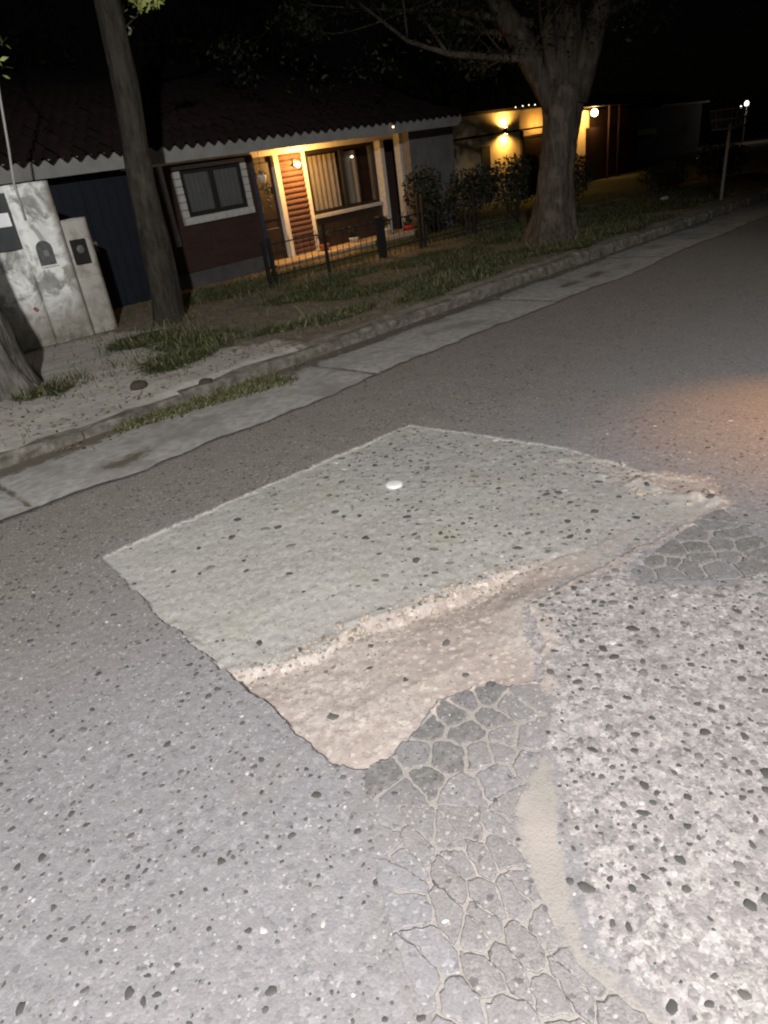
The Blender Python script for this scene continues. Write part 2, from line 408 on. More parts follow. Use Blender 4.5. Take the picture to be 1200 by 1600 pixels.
# ================================================================== THE ROAD
HOLE = [(0.966,3.307),(1.932,3.225),(3.207,3.119),(3.301,2.417),(3.345,1.933),(3.252,1.447),(3.284,1.118),(3.127,0.959),(2.981,0.969),(2.745,1.022),(2.322,1.148),(1.877,1.261),(1.72,1.091),(1.522,0.979),(1.358,1.146),(1.243,1.195),(1.091,1.179),(0.931,1.171),(0.87,1.196),(0.817,1.316),(0.854,1.633),(0.863,2.015),(0.894,2.584)]
SLAB = [(0.93,3.34),(1.932,3.26),(3.24,3.15),(3.34,2.417),(3.38,1.933),(3.29,1.447),(3.32,1.1),(3.16,0.93),(2.892,1.115),(2.341,1.313),(1.999,1.493),(1.826,1.571),(1.594,1.661),(1.328,1.775),(1.081,1.844),(0.85,1.99),(0.86,2.584)]
WORN = [(2.745,1.022),(2.322,1.148),(1.877,1.261),(1.72,1.091),(1.438,0.913),(1.26,0.791),(1.169,0.682),(1.079,0.628),(0.992,0.558),(0.914,0.494),(0.836,0.401),(0.824,0.304),(0.801,0.21),(0.80,-.45),(4.2,-.45),(4.2,.45),(2.892,0.563),(2.488,0.68),(2.344,0.851),(2.282,0.985),(2.373,1.071)]
SAND = [(1.269,0.819),(1.043,0.77),(0.976,0.724),(0.9,0.614),(0.822,0.515),(0.762,0.425),(0.752,0.30),(0.735,0.1),(.74,-.4),(.83,-.4),(0.821,0.205),(0.824,0.304),(0.836,0.401),(0.914,0.494),(0.992,0.558),(1.079,0.628),(1.171,0.679),(1.268,0.78)]
ZONE1 = [(0.87,1.196),(0.931,1.171),(1.091,1.179),(1.243,1.195),(1.366,1.152),(1.522,0.979),(1.377,0.852),(1.265,0.805),(1.049,0.763),(0.976,0.724),(0.9,0.614),(0.839,0.511),(0.789,0.415),(0.795,0.289),(0.782,0.15),(0.434,0.50),(0.583,0.79),(0.711,0.958),(0.778,1.101)]
ZONE2 = [(2.327,1.048),(2.666,1.017),(2.936,0.982),(3.041,0.933),(2.824,0.668),(2.644,0.574),(2.488,0.68),(2.366,0.861),(2.269,0.978)]
GX0, GX1, GY0, GY1, ST = -0.8, 4.4, -0.6, 3.9, 0.01
nx = int(round((GX1-GX0)/ST))+1; ny = int(round((GY1-GY0)/ST))+1
X, Y = np.meshgrid(np.linspace(GX0, GX1, nx), np.linspace(GY0, GY1, ny), indexing='ij')
def hole_sdf(X, Y): return sdf(HOLE, X, Y)+.020*fbm(X*10, Y*10, 5, 4)+.009*fbm(X*38, Y*38, 8, 2)
sH = hole_sdf(X, Y)
# snap grid points near the broken edge onto it
gx = np.gradient(sH, ST, axis=0); gy = np.gradient(sH, ST, axis=1); gl = np.maximum(gx*gx+gy*gy, .3)
near = np.abs(sH) < ST*.62
X = np.where(near, X-sH*gx/gl, X); Y = np.where(near, Y-sH*gy/gl, Y); sH = np.where(near, 0, sH)
sS = sdf(SLAB, X, Y)+.055*fbm(X*5, Y*5, 21, 4)+.016*fbm(X*24, Y*24, 25, 3)
sW = sdf(WORN, X, Y)+.05*fbm(X*7, Y*7, 31, 5)
sD = sdf(SAND, X, Y)-.010+.034*fbm(X*9, Y*9, 41, 5)
sZ1 = sdf(ZONE1, X, Y)+.012*fbm(X*12, Y*12, 45, 3); sZ2 = sdf(ZONE2, X, Y)+.008*fbm(X*16, Y*16, 46, 3)
inH = sH < -1e-6
edge = np.minimum.reduce([X-GX0, GX1-X, Y-GY0, GY1-Y]); ef = sstep(0, .3, edge)
Z = (.006*fbm(X*2.5, Y*2.5, 51, 4)+.0022*fbm(X*45, Y*45, 55, 2))*ef
wornw = sstep(.05, -.09, sW)*(~inH)
Z += wornw*(.008+.006*fbm(X*22, Y*22, 61, 3))*ef
zsink = np.maximum(np.maximum(sstep(-.002, -.014, sZ1), sstep(-.002, -.014, sZ2)), sstep(.03, -.05, sD)*.75)*(~inH)
Z = Z*(1-zsink)+zsink*(-.0055+.002*fbm(X*14, Y*14, 66, 3))
zs = -.007-.030*sstep(2.6, .9, X)*sstep(3.3, 1.9, Y)+.009*fbm(X*3.2, Y*3.2, 71, 4)+.004*fbm(X*28, Y*28, 75, 3)
rf = sstep(2.7, 1.75, X)
zt = -.068+.10*np.clip(sS, 0, .42)+.014*fbm(X*4, Y*4, 81, 4)+.005*fbm(X*30, Y*30, 85, 3)+.02*sstep(.45, .8, fbm(X*2.2+3, Y*2.2, 88, 3))
zt = rf*zt+(1-rf)*(zs-.006-.010*sstep(0, .12, sS)+.006*fbm(X*5, Y*5, 91, 3))
lip = sstep(-.010, .026, sS+.024*fbm(X*26, Y*26, 95, 4))
zin = zs*(1-lip)+zt*lip+.022*np.exp(-((sS+.03)/.03)**2)*np.clip(fbm(X*12, Y*12, 97, 3), 0, 1)*rf
zin = zin*(1-.75*sstep(1.85, 2.3, X)*sstep(-.02, .03, sS))
zin = zin+.010*fbm(X*42, Y*42, 92, 3)*np.exp(-((sS-.005)/.04)**2)*rf
zin = zin*sstep(-.01, .24, sW+.05*fbm(X*5, Y*5, 93, 3))-.004
Z = np.where(inH, zin, Z)
# broken rubble lumps towards the far right corner of the slab
rub = sstep(.25, .0, np.abs(sH+.1))*sstep(2.3, 1.3, Y)*sstep(2.9, 3.15, X)*inH
Z += rub*(.05*np.clip(fbm(X*10, Y*10, 99, 3), -.1, 1)+.010)
# colour masks: which material lies where
A = {}
A['slab'] = np.where(inH, 1.0, sstep(.012, 0, sH)*.0)
dd = sstep(-.032, .0, sS+.02*fbm(X*10, Y*10, 101, 3))
dd = dd*(.42+.58*sstep(2.5, 1.8, X))
A['dirt'] = np.where(inH, np.maximum(dd, rub*.6), .62*sstep(.13, .0, sH+.05*fbm(X*8, Y*8, 103, 4))*sstep(1.0, 1.25, X)*sstep(1.5, 1.3, Y))
A['sand'] = np.clip(zsink, 0, 1)
A['worn'] = np.where(inH, sstep(.11, .0, sW+.05*fbm(X*6, Y*6, 94, 3)), wornw)
A['worn'] = np.where(inH, np.maximum(A['worn'], .44*sstep(1.8, 2.6, X+.5*(2-Y)*.4+.5*fbm(X*2.5, Y*2.5, 96, 4))*sstep(3.3, 2.9, Y+.2*fbm(X*3, Y*3, 98, 2))), A['worn'])
A['dirt'] = np.where(inH, A['dirt']*sstep(-.02, .08, sW+.05*fbm(X*6, Y*6, 94, 3)), A['dirt'])
# the left and near part of the carriageway has lost its fines, the far part is still sealed; light falloff is partly painted in too
A['wear_light'] = (1-.45*sstep(.10, -.05, sZ1+.05*fbm(X*7, Y*7, 113, 3)))*np.clip(sstep(3.6, 1.9, Y+.25*fbm(X*1.2, Y*1.2, 111, 3)+.18*np.maximum(X-1.2, 0)), 0, 1)*.95
ids = np.arange(nx*ny).reshape(nx, ny)
quad = np.stack([ids[:-1, :-1], ids[1:, :-1], ids[1:, 1:], ids[:-1, 1:]], -1).reshape(-1, 4)
def cellmean(a): return ((a[:-1, :-1]+a[1:, :-1]+a[1:, 1:]+a[:-1, 1:])/4).ravel()
cH = cellmean(np.where(inH, -1.0, np.where(sH <= 1e-6, 0, 1.0)))  # negative inside
cS = cellmean(sS); cW = cellmean(sW)
reg = np.where(cH < 0, np.where(cS < .02, 1, 2), np.where(cW < 0, 3, 0))
V = np.stack([X, Y, Z], -1).reshape(-1, 3)
def region_obj(name, r, extra=None):
    F = quad[reg == r]; used, inv = np.unique(F, return_inverse=True); F2 = inv.reshape(-1, 4); V2 = V[used]
    atts = {k: a.ravel()[used] for k, a in A.items()}
    me = None
    if extra is not None:
        eV, eF, eA = extra; F2 = np.vstack([F2, eF+len(V2)]); V2 = np.vstack([V2, eV])
        atts = {k: np.concatenate([a, eA.get(k, np.zeros(len(eV)))]) for k, a in atts.items()}
    me = fast_mesh(name, V2, F2)
    for k, a in atts.items():
        at = me.attributes.new(k, 'FLOAT', 'POINT'); at.data.foreach_set('value', a.astype(np.float32))
    return obj(name, me, M['road'])
# coarse remainder of the carriageway
def strip(xs, ys):
    XX, YY = np.meshgrid(xs, ys, indexing='ij'); i = np.arange(XX.size).reshape(XX.shape)
    F = np.stack([i[:-1, :-1], i[1:, :-1], i[1:, 1:], i[:-1, 1:]], -1).reshape(-1, 4)
    return XX, YY, F
ex = []
XX, YY, F = strip(np.array([-40, -20, -6, -3, -1.5, GX0]), np.array([-8, -4, -2, GY0, 1, 2.5, GY1])); ex.append((XX, YY, XX*0, F))
XX, YY, F = strip(np.concatenate([[GX1], np.arange(4.9, 12, .6), [13, 15, 18, 24, 35, 60, 120]]), np.array([-8, -4, -2, GY0, 0, 1, 2, 3, GY1])); ex.append((XX, YY, XX*0, F))
XX, YY, F = strip(np.linspace(GX0, GX1, 9), np.array([-8, -4, -2, -1, GY0])); ex.append((XX, YY, XX*0, F))
sx = np.concatenate([[-40, -20, -8], np.arange(-3, 16, .04), np.arange(16, 40, .5), [60, 120]]); rows = np.linspace(0, 1, 7)
XX, RR, F = strip(sx, rows)
def asphalt_edge(x): return 4.24+.11*fbm(x*.9, x*0+3, 121, 4)+.03*fbm(x*7, x*0+8, 125, 3)-.25*sstep(2.6, 1.2, x)*0+.10*sstep(1.5, .5, x)
E_ = asphalt_edge(XX); YY = GY1+(E_-GY1)*np.minimum(RR/.8334, 1)+np.where(RR > .99, .015, 0); ZZ = np.where(RR > .99, -.03, 0.0); ex.append((XX, YY, ZZ, F))
eV = []; eF = []; n = 0; wv = []
for XX, YY, ZZ, F in ex:
    eV.append(np.stack([XX, YY, ZZ], -1).reshape(-1, 3)); eF.append(F+n); n += XX.size
    wv.append((np.clip(sstep(3.6, 1.9, YY+.18*np.maximum(XX-1.2, 0)), 0, 1)*.95).ravel())
eV = np.vstack(eV); eF = np.vstack(eF); wv = np.concatenate(wv)
road = region_obj('road', 0, (eV, eF, {'wear_light': wv})); tag(road, 'grey asphalt street surface with embedded stones', kind='structure')
slab = region_obj('concrete_slab', 1); tag(slab, 'greenish grey old concrete slab exposed in the road cut', kind='structure')
trench = region_obj('dirt_trench', 2); tag(trench, 'pinkish tan dirt trench along the broken slab edge', kind='structure')
worn = region_obj('worn_concrete', 3); tag(worn, 'pale worn concrete road surface with exposed dark pebbles', kind='structure')

# ---- cracked blocks of asphalt
def clip_half(poly, p, n):
    out = []
    for i in range(len(poly)):
        a = poly[i]; b = poly[(i+1) % len(poly)]; da = (a-p)@n; db = (b-p)@n
        if da <= 0: out.append(a)
        if (da < 0) != (db < 0) and abs(da-db) > 1e-12: out.append(a+(b-a)*(da/(da-db)))
    return out
def resample(poly, k):
    P = np.array(poly+[poly[0]]); L = np.concatenate([[0], np.cumsum(np.hypot(*(np.diff(P, axis=0).T)))])
    t = np.linspace(0, L[-1], k, endpoint=False); return np.stack([np.interp(t, L, P[:, 0]), np.interp(t, L, P[:, 1])], -1)
UP = [(0.87,1.196),(0.931,1.171),(1.091,1.179),(1.243,1.195),(1.366,1.152),(1.522,0.979),(1.377,0.852),(1.265,0.805),(1.13,0.785),(1.0,.83),(.90,.95),(.84,1.03),(.80,1.12)]
LOW = [(1.13,.785),(1.049,.763),(.976,.724),(.9,.614),(.839,.511),(.789,.415),(.795,.289),(.782,.15),(.434,.50),(.52,.70),(.60,.85),(.70,.99),(.80,1.12),(.84,1.03),(.90,.95),(1.0,.83)]
S1 = [(1.302,1.138),(1.218,1.135),(1.129,1.161),(1.183,1.038),(1.078,1.027),(1.002,1.113),(0.909,1.135),(1.36,0.992),(1.29,1.002),(1.243,0.938),(1.186,0.913),(1.14,0.948),(1.284,0.872),(1.203,0.813),(1.098,0.858),(0.992,0.911),(0.899,1.04),(1.457,0.978),(1.362,1.099),(.95,1.03)]
S3 = [(.80,1.02),(.78,.91),(.92,.84),(1.02,.79),(.69,.86),(.86,.75),(.76,.76),(.65,.80),(.87,.62),(.74,.64),(.60,.69),(.82,.52),(.74,.53),(.64,.56),(.55,.58),(.78,.41),(.70,.43),(.60,.47),(.50,.52),(.74,.29),(.66,.35)]
S2 = [(2.333,0.995),(2.447,0.977),(2.573,0.977),(2.743,0.948),(2.477,0.868),(2.466,0.93),(2.584,0.844),(2.727,0.818),(2.878,0.901),(2.822,0.825),(2.645,0.895),(2.64,0.759),(2.776,0.742),(2.632,0.68),(2.54,0.774),(2.733,0.664),(2.40,.92),(2.95,.92)]
_z = np.array(rng.uniform((.5, .2), (1.05, 1.05), (90, 2))); _sd = sdf(LOW, _z[:, 0], _z[:, 1])
for _p, _q in zip(_z, _sd):
    if _q < -.025 and min(math.hypot(_p[0]-a, (_p[1]-b)*.7) for a, b in S3) > .038: S3.append((float(_p[0]), float(_p[1])))
def blocks(zone, sites, gapf, zt, wf, stretch=1.0):
    ax = np.array((-.33, -.944)); Tm = np.eye(2)-(1-1/stretch)*np.outer(ax, ax); Ti = np.linalg.inv(Tm)
    Zp = [Tm@np.array(p) for p in zone]; sites = [Tm@np.array(s) for s in sites]
    for i, s in enumerate(sites):
        poly = Zp
        for j, t in enumerate(sites):
            if i == j: continue
            d = t-s; L = np.linalg.norm(d)
            if L > .8: continue
            poly = clip_half(poly, (s+t)/2-d/L*gapf(s)/2, d/L)
            if len(poly) < 3: break
        if len(poly) < 3: continue
        k = 30; P = resample([Ti@q for q in poly], k)
        c = P.mean(0); size = np.sqrt(np.mean(((P-c)**2).sum(1)))
        if size < .015: continue
        P = c+(P-c)*(1-gapf(s)*.12/size)
        P = .2*np.roll(P, 1, 0)+.6*P+.2*np.roll(P, -1, 0)
        P = P+rng.normal(0, min(.0026, size*.045), P.shape)+np.stack([fbm(P[:, 0]*26, P[:, 1]*26, 301, 2), fbm(P[:, 0]*26+9, P[:, 1]*26, 305, 2)], -1)*min(.012, size*.16)
        h = zt+rng.uniform(-.003, .002); tl = rng.normal(0, .015, 2)
        def hz(Q, o): return h+o+(Q-c)@tl
        R1 = P; R2 = c+(P-c)*(1-.003/size); R3 = c+(P-c)*.6
        v = []
        for Q, o in ((R1, None), (R1, -.002), (R2, 0), (R3, rng.uniform(-.0005, .001))):
            zz = hz(Q, o) if o is not None else np.full(k, -.03)
            v += [(Q[a, 0], Q[a, 1], zz[a]) for a in range(k)]
        f = []
        for r in range(3):
            for a in range(k): f.append((r*k+a, r*k+(a+1) % k, (r+1)*k+(a+1) % k, (r+1)*k+a))
        f.append(tuple(3*k+a for a in range(k)))
        me = mesh('asphalt_block', v, f, False); at = me.attributes.new('wear_light', 'FLOAT', 'POINT'); at.data.foreach_set('value', np.full(len(v), wf(Ti@s)+rng.uniform(-.12, .12), np.float32))
        obj('asphalt_block', me, M['piece'] if wf(Ti@s)+(rng.normal(0, .12) if stretch == 1 else 0) < .5 else M['road'], road)
blocks(UP, S1, lambda s: .010, .0015, lambda p: .15+.6*float(sstep(1.08, .84, p[1]-.15*(p[0]-1))))
blocks(LOW, S3, lambda s: .0042, .0012, lambda p: .56+.40*float(sstep(.16, .03, ((p[0]-.434)*.62-(p[1]-.5)*.366)/.72)), 1.9)
blocks(ZONE2, S2, lambda s: .011, .0025, lambda p: .12)

# ---- stones set in the surface
def stone_shape(r):
    k = 9; an = np.sort(rng.uniform(0, .35, k)+np.linspace(0, 2*math.pi, k, endpoint=False))
    rr = 1+rng.normal(0, .13, k); asp = rng.uniform(1, 1.9)
    P = np.stack([np.cos(an)*rr*asp**.5, np.sin(an)*rr/asp**.5], -1)
    v = []
    for s, z in ((.9, -.45), (1, .08), (.72, .26)): v += [(P[i, 0]*s, P[i, 1]*s, z+rng.normal(0, .05)) for i in range(k)]
    f = []
    for q in range(2):
        for i in range(k): f.append((q*k+i, q*k+(i+1) % k, (q+1)*k+(i+1) % k, (q+1)*k+i))
    f.append(tuple(2*k+i for i in range(k)))
    return np.array(v), f
shapes = [stone_shape(1) for _ in range(16)]
smeshes = []
for v, f in shapes:
    me = mesh('stone', v, f, True); me.materials.append(M['stone']); smeshes.append(me)
def bil(A_, x, y):
    i = np.clip(((x-GX0)/ST).round().astype(int), 0, nx-1); j = np.clip(((y-GY0)/ST).round().astype(int), 0, ny-1); return A_[i, j]
cand = rng.uniform((GX0+.1, GY0+.1), (GX1-.1, GY1-.1), (60000, 2))
cxx, cyy = cand[:, 0], cand[:, 1]
c_in = bil(inH.astype(float), cxx, cyy) > .5; c_ss = bil(sS, cxx, cyy); c_w = bil(sW, cxx, cyy); c_h = bil(sH, cxx, cyy); c_sk = bil(zsink, cxx, cyy); c_z = bil(Z, cxx, cyy); c_wr = bil(A['wear_light'], cxx, cyy)
area = (GX1-GX0-.2)*(GY1-GY0-.2); full = len(cand)/area
clus = .4+1.2*vnoise(cxx*3, cyy*3, 131)
dens = np.where(c_in, np.where(c_ss < -.02, 70+420*sstep(1.6, 2.7, cxx+.25*(2-cyy)), 30), np.where(c_w < -.02, 520, 40+520*c_wr))*clus
sit = np.array(S1+S2+S3); dm = np.sqrt((cxx[:, None]-sit[None, :, 0])**2+(cyy[:, None]-sit[None, :, 1])**2); dm.sort(axis=1)
on_block = (c_sk > .5) & (dm[:, 1]-dm[:, 0] > .035) & (np.minimum(bil(sZ1, cxx, cyy), bil(sZ2, cxx, cyy)) < -.02)
dens = np.where(c_sk > .5, 14, dens); dens = np.where(on_block, 160, dens); c_z = np.where(on_block, .001, c_z); dens = np.where(np.abs(c_h) < .02, 0, dens)
d_cam = np.sqrt(cxx**2+cyy**2+CAM_H**2)
vis = (cxx*math.sin(yaw)+cyy*math.cos(yaw) > .2)
pick = np.nonzero((rng.uniform(0, 1, len(cand)) < dens/full) & vis)[0]
cell = {}; groups = {0: [], 1: [], 3: [], 2: []}
for i in pick:
    x, y = cxx[i], cyy[i]
    r = float(np.clip(rng.lognormal(math.log(.0050 if not (c_w[i] < -.02 and not c_in[i]) else .0078), .5), .0028, .014 if c_w[i] > -.02 else .021))
    if c_in[i]: r = min(r*1.65, .022)
    key = (int(x/.05), int(y/.05)); ok = True
    for a in (-1, 0, 1):
        for b in (-1, 0, 1):
            for (px, py, pr) in cell.get((key[0]+a, key[1]+b), ()):
                if (px-x)**2+(py-y)**2 < (1.2*(pr+r))**2: ok = False
    if not ok: continue
    cell.setdefault(key, []).append((x, y, r))
    g = (1 if c_ss[i] < .02 else 2) if c_in[i] else (3 if c_w[i] < 0 else 0)
    groups[g].append((r/d_cam[i]**1.5, x, y, c_z[i], r))
par = {0: road, 1: slab, 2: trench, 3: worn}
for g, lst in groups.items():
    lst.sort(reverse=True)
    for (_, x, y, z, r) in lst[:290]:
        o = bpy.data.objects.new('stone', smeshes[rng.integers(16)]); COL.objects.link(o); o.parent = par[g]
        o.location = (x, y, z); o.rotation_euler = (rng.normal(0, .06), rng.normal(0, .06), rng.uniform(0, 6.28)); o.scale = (r, r, r*.6)
    rest = lst[290:]
    if rest:
        mb_v = []; mb_f = []; n = 0
        for (_, x, y, z, r) in rest:
            v, f = shapes[rng.integers(16)]; a = rng.uniform(0, 6.28); c, s = math.cos(a), math.sin(a)
            mb_v += [((p[0]*c-p[1]*s)*r+x, (p[0]*s+p[1]*c)*r+y, p[2]*r*.6+z) for p in v]; mb_f += [tuple(q+n for q in ff) for ff in f]; n += len(v)
        tag(obj('small_stones', mesh('small_stones', mb_v, mb_f, True), M['stone'], par[g]), kind='stuff')
# a few chunks of broken concrete along the slab lip and the far right corner
chunk = simple('broken_concrete', (.31, .265, .22), .9, .25, 40, .6)
for k in range(92):
    if k < 80:
        t = rng.uniform(0, 1); x = .95+t*1.15; y = 1.955-t*.50+rng.normal(0, .03); r = float(np.clip(rng.lognormal(math.log(.008), .5), .004, .022))
    else:
        x = rng.uniform(3.0, 3.3); y = rng.uniform(.98, 1.6); r = rng.uniform(.010, .024)
    z = float(bil(Z, np.array([x]), np.array([y]))[0])
    v, f = shapes[rng.integers(16)]
    me = mesh('concrete_chunk', [(p[0]*r*(1+.2*rng.normal()), p[1]*r*(1+.2*rng.normal()), p[2]*r*1.2) for p in v], f, False)
    o = obj('concrete_chunk', me, chunk, slab); o.location = (x, y, z+r*.25); o.rotation_euler = (rng.normal(0, .3), rng.normal(0, .3), rng.uniform(0, 6.28))
n = 900; t = rng.random(n); gx_ = .9+1.3*t; gy_ = 1.97-.52*t-np.abs(rng.normal(0, .16, n))+.03
hh = bil(inH.astype(float), gx_, gy_) > .5; gx_, gy_ = gx_[hh], gy_[hh]; gz_ = bil(Z, gx_, gy_); gv = []; gf = []; kk = 0
for x, y, z in zip(gx_, gy_, gz_):
    v, f = shapes[rng.integers(16)]; r = float(np.clip(rng.lognormal(math.log(.0042), .4), .002, .012)); a = rng.uniform(0, 6.28); c, s_ = math.cos(a), math.sin(a)
    gv += [((p[0]*c-p[1]*s_)*r+x, (p[0]*s_+p[1]*c)*r+y, p[2]*r*1.3+z+r*.2) for p in v]; gf += [tuple(q+kk for q in ff) for ff in f]; kk += len(v)
M['gravel'] = leaf_mat('tan_gravel', (.13, .108, .09), (.24, .20, .168), (.38, .33, .285))
tag(obj('gravel', mesh('gravel', gv, gf, False), M['gravel'], trench), kind='stuff')
# white lid
mb = MB().lathe((0, 0, 0), [(.048, 0), (.052, .004), (.052, .012), (.047, .018), (.03, .021), (.001, .022)], 24)
lid = mb.build('plastic_lid', simple('dull_white_plastic', (.60, .59, .57), .6, .12, 60, .1), None, True); lid.location = (2.42, 2.53, float(bil(Z, np.array([2.42]), np.array([2.53]))[0])+.001)
tag(lid, 'small round white lid lying on the grey slab', 'lid')

# ================================================================== GUTTER, KERB, VERGE
gxs = np.concatenate([[-40, -20, -8], np.arange(-3, 16, .05), np.arange(16, 40, .5), [60, 120]]); gys = np.linspace(3.88, 5.42, 34)
XX, YY, F = strip(gxs, gys)
ZZ = -.010-.020*sstep(4.4, 5.4, YY)+.004*fbm(XX*3, YY*3, 141, 3)*sstep(4.0, 4.5, YY)-.004
for jx in (1.02, 4.05, 7.1, 10.1, 13.1): ZZ -= .012*np.exp(-((XX-jx-.03*fbm(YY*4, YY*0, 5, 2))/.035)**2)
me = fast_mesh('gutter', np.stack([XX, YY, ZZ], -1).reshape(-1, 3), F)
dt = sstep(5.02, 5.34, YY+.16*fbm(XX*1.3, YY*2, 143, 4))*.9+.75*sstep(.22, .0, np.abs(YY-4.62-.12*fbm(XX*.9, XX*0, 145, 3)))*sstep(.2, .6, fbm(XX*1.2, YY*1.5, 147, 3)+.25)
for jx in (1.02, 4.05, 7.1, 10.1, 13.1): dt = np.maximum(dt, .8*np.exp(-((XX-jx-.03*fbm(YY*4, YY*0, 5, 2))/.03)**2))
at = me.attributes.new('dirt', 'FLOAT', 'POINT'); at.data.foreach_set('value', np.clip(dt, 0, 1).ravel().astype(np.float32))
gutter = obj('gutter', me, M['gutter']); tag(gutter, 'pale concrete gutter strip along the kerb', kind='structure')

kerb = empty('kerb', (0, 5.4, 0)); tag(kerb, 'worn concrete kerb between gutter and verge', kind='structure')
def kerb_y(x): return 5.40-.012*max(x-8, 0)*1.0
kx = -3.0
while kx < 40:
    L = .97+random.uniform(-.03, .03); x0, x1 = kx, kx+L-.012; ky = kerb_y((x0+x1)/2)
    top = .03+.035*random.random() if kx < 2.8 else (.05+.03*random.random() if kx < 6.6 else .10+.03*random.random())
    w = .15; n = 6; v = []; f = []
    for i in range(n+1):
        x = x0+(x1-x0)*i/n
        for (dy, z) in ((0, -.06), (-.006, top*.6), (.012, top-.012), (.035, top), (w-.02, top+.004), (w, top-.06)):
            j = .026*float(fbm(np.array(x*6), np.array(dy*20+z*10), 151, 3))
            v.append((x, ky+dy+j-5.4, z+j*.7 if z > 0 else z))
    m6 = 6
    for i in range(n):
        for k in range(5): a = i*m6+k; f.append((a, a+m6, a+m6+1, a+1))
    f.append(tuple(range(m6))); f.append(tuple(n*m6+k for k in reversed(range(m6))))
    obj('kerb_stone', mesh('kerb_stone', v, f), M['kerb'], kerb); kx += L

# verge: soil and grass between kerb and houses
GR = [(3.75,7.95,.65,.45),(3.5,6.6,.75,.45),(4.0,7.2,.6,.5),(2.1,6.9,.45,.32),(6.3,9.9,1.6,.9),(6.4,8.0,1.0,.55),(4.8,6.5,.75,.32),(5.5,6.3,.7,.3),(6.6,5.95,.7,.35),(7.6,6.1,1.0,.5),(8.4,7.4,1.3,.6),(6.8,7.2,1.0,.5),(9,6.6,1.5,.8),(10.5,6.1,1.6,.6),(12,6.2,2,.7),(7.6,8.6,1.2,.5),(8.8,10.2,2.4,.55),(9.5,8.0,1.4,.9),(14,8.2,4,1.8),(18,7.5,5,2),(20,12,9,4),(32,10,10,5),(13,10.4,3,1.2)]  # the wide far blob darkens distant ground, gloom put into the colour
BARE = [(5.6,6.9,.8,.28),(5.0,7.6,.6,.3),(4.3,6.1,.5,.3),(7.9,7.5,.9,.3)]
def grassmap(x, y):
    g = np.zeros_like(x)
    for (a, b, ra, rb) in GR: g = np.maximum(g, np.exp(-(((x-a)/ra)**2+((y-b)/rb)**2)*1.1))
    for (a, b, ra, rb) in BARE: g = g*(1-np.exp(-(((x-a)/ra)**2+((y-b)/rb)**2)))
    return np.clip(g*1.25+.45*fbm(x*1.6, y*1.6, 161, 4)-.08, 0, 1)
def verge_z(x, y):
    z = .085+.02*fbm(x*.8, y*.8, 171, 4)+.012*fbm(x*5, y*5, 175, 3)
    z = z-.06*sstep(3.0, 2.2, x)*sstep(7, 5.6, y)+.05*sstep(6.4, 7.2, x)*sstep(7, 5.6, y)
    return z*sstep(5.44, 5.62, y)+.03*sstep(5.6, 5.45, y)
vx = np.concatenate([[-40, -20, -8], np.arange(-3, 20, .06), np.arange(20, 40, .6), [60, 120]]); vy = np.concatenate([np.arange(5.46, 11.6, .06), [12.5, 15, 20, 30, 60]])
XX, YY, F = strip(vx, vy); ZZ = verge_z(XX, YY)
drop = .012*np.maximum(XX-8, 0); YYs = YY-drop*sstep(7, 5.46, YY)
me = fast_mesh('verge', np.stack([XX, YYs, ZZ], -1).reshape(-1, 3), F)
pale = sstep(3.0, 1.6, np.abs(XX-1.8)+.5*fbm(XX*1.5, YY*1.5, 181, 3))*sstep(9.6, 8.6, YY)*.95
at = me.attributes.new('grass', 'FLOAT', 'POINT'); at.data.foreach_set('value', (grassmap(XX, YY)).ravel().astype(np.float32))
at = me.attributes.new('pale', 'FLOAT', 'POINT'); at.data.foreach_set('value', pale.ravel().astype(np.float32))
verge = obj('verge', me, M['verge']); tag(verge, 'bare soil and patchy grass verge', kind='structure')
gm = MB().box(-300, 300, -300, 300, -.9, -.3).build('ground', M['verge']); tag(gm, 'dark surrounding ground', kind='structure')

def blades(name, pts, hmin, hmax, w, mat, label, lean=.5):
    n = len(pts); a = rng.uniform(0, 6.283, n); h = rng.uniform(hmin, hmax, n)*(.6+.8*rng.random(n)); ww = w*rng.uniform(.6, 1.4, n)
    dx, dy = np.cos(a), np.sin(a); b = rng.uniform(0, 6.283, n); le = rng.uniform(0, lean, n)*h*1.6
    P = np.zeros((n, 5, 3)); base = pts
    P[:, 0] = base+np.stack([-dx*ww, -dy*ww, np.zeros(n)], -1); P[:, 1] = base+np.stack([dx*ww, dy*ww, np.zeros(n)], -1)
    mx = base+np.stack([np.cos(b)*le*.35, np.sin(b)*le*.35, h*.6], -1)
    P[:, 2] = mx+np.stack([dx*ww*.7, dy*ww*.7, np.zeros(n)], -1); P[:, 3] = mx-np.stack([dx*ww*.7, dy*ww*.7, np.zeros(n)], -1)
    P[:, 4] = base+np.stack([np.cos(b)*le, np.sin(b)*le, h*.95], -1)
    i = np.arange(n)[:, None]*5
    F = np.concatenate([i+np.array([[0, 1, 2]]), i+np.array([[0, 2, 3]]), i+np.array([[3, 2, 4]])], 0)
    o = obj(name, fast_mesh(name, P.reshape(-1, 3), F, False), mat); tag(o, label, kind='stuff'); return o
c = rng.uniform((1.2, 5.6), (20, 10.8), (260000, 2)); g = grassmap(c[:, 0], c[:, 1])
keep = (rng.random(len(c)) < np.clip((g-.12)*.75+.35*fbm(c[:, 0]*7, c[:, 1]*7, 163, 3)+.03, .012, 1)*np.clip(7/np.maximum(c[:, 0], 3), .1, 1)*.8)
c = c[keep]; blades('grass', np.stack([c[:, 0], c[:, 1], verge_z(c[:, 0], c[:, 1])-.005], -1), .012, .075, .004, M['grass'], 'patchy short grass on the verge')
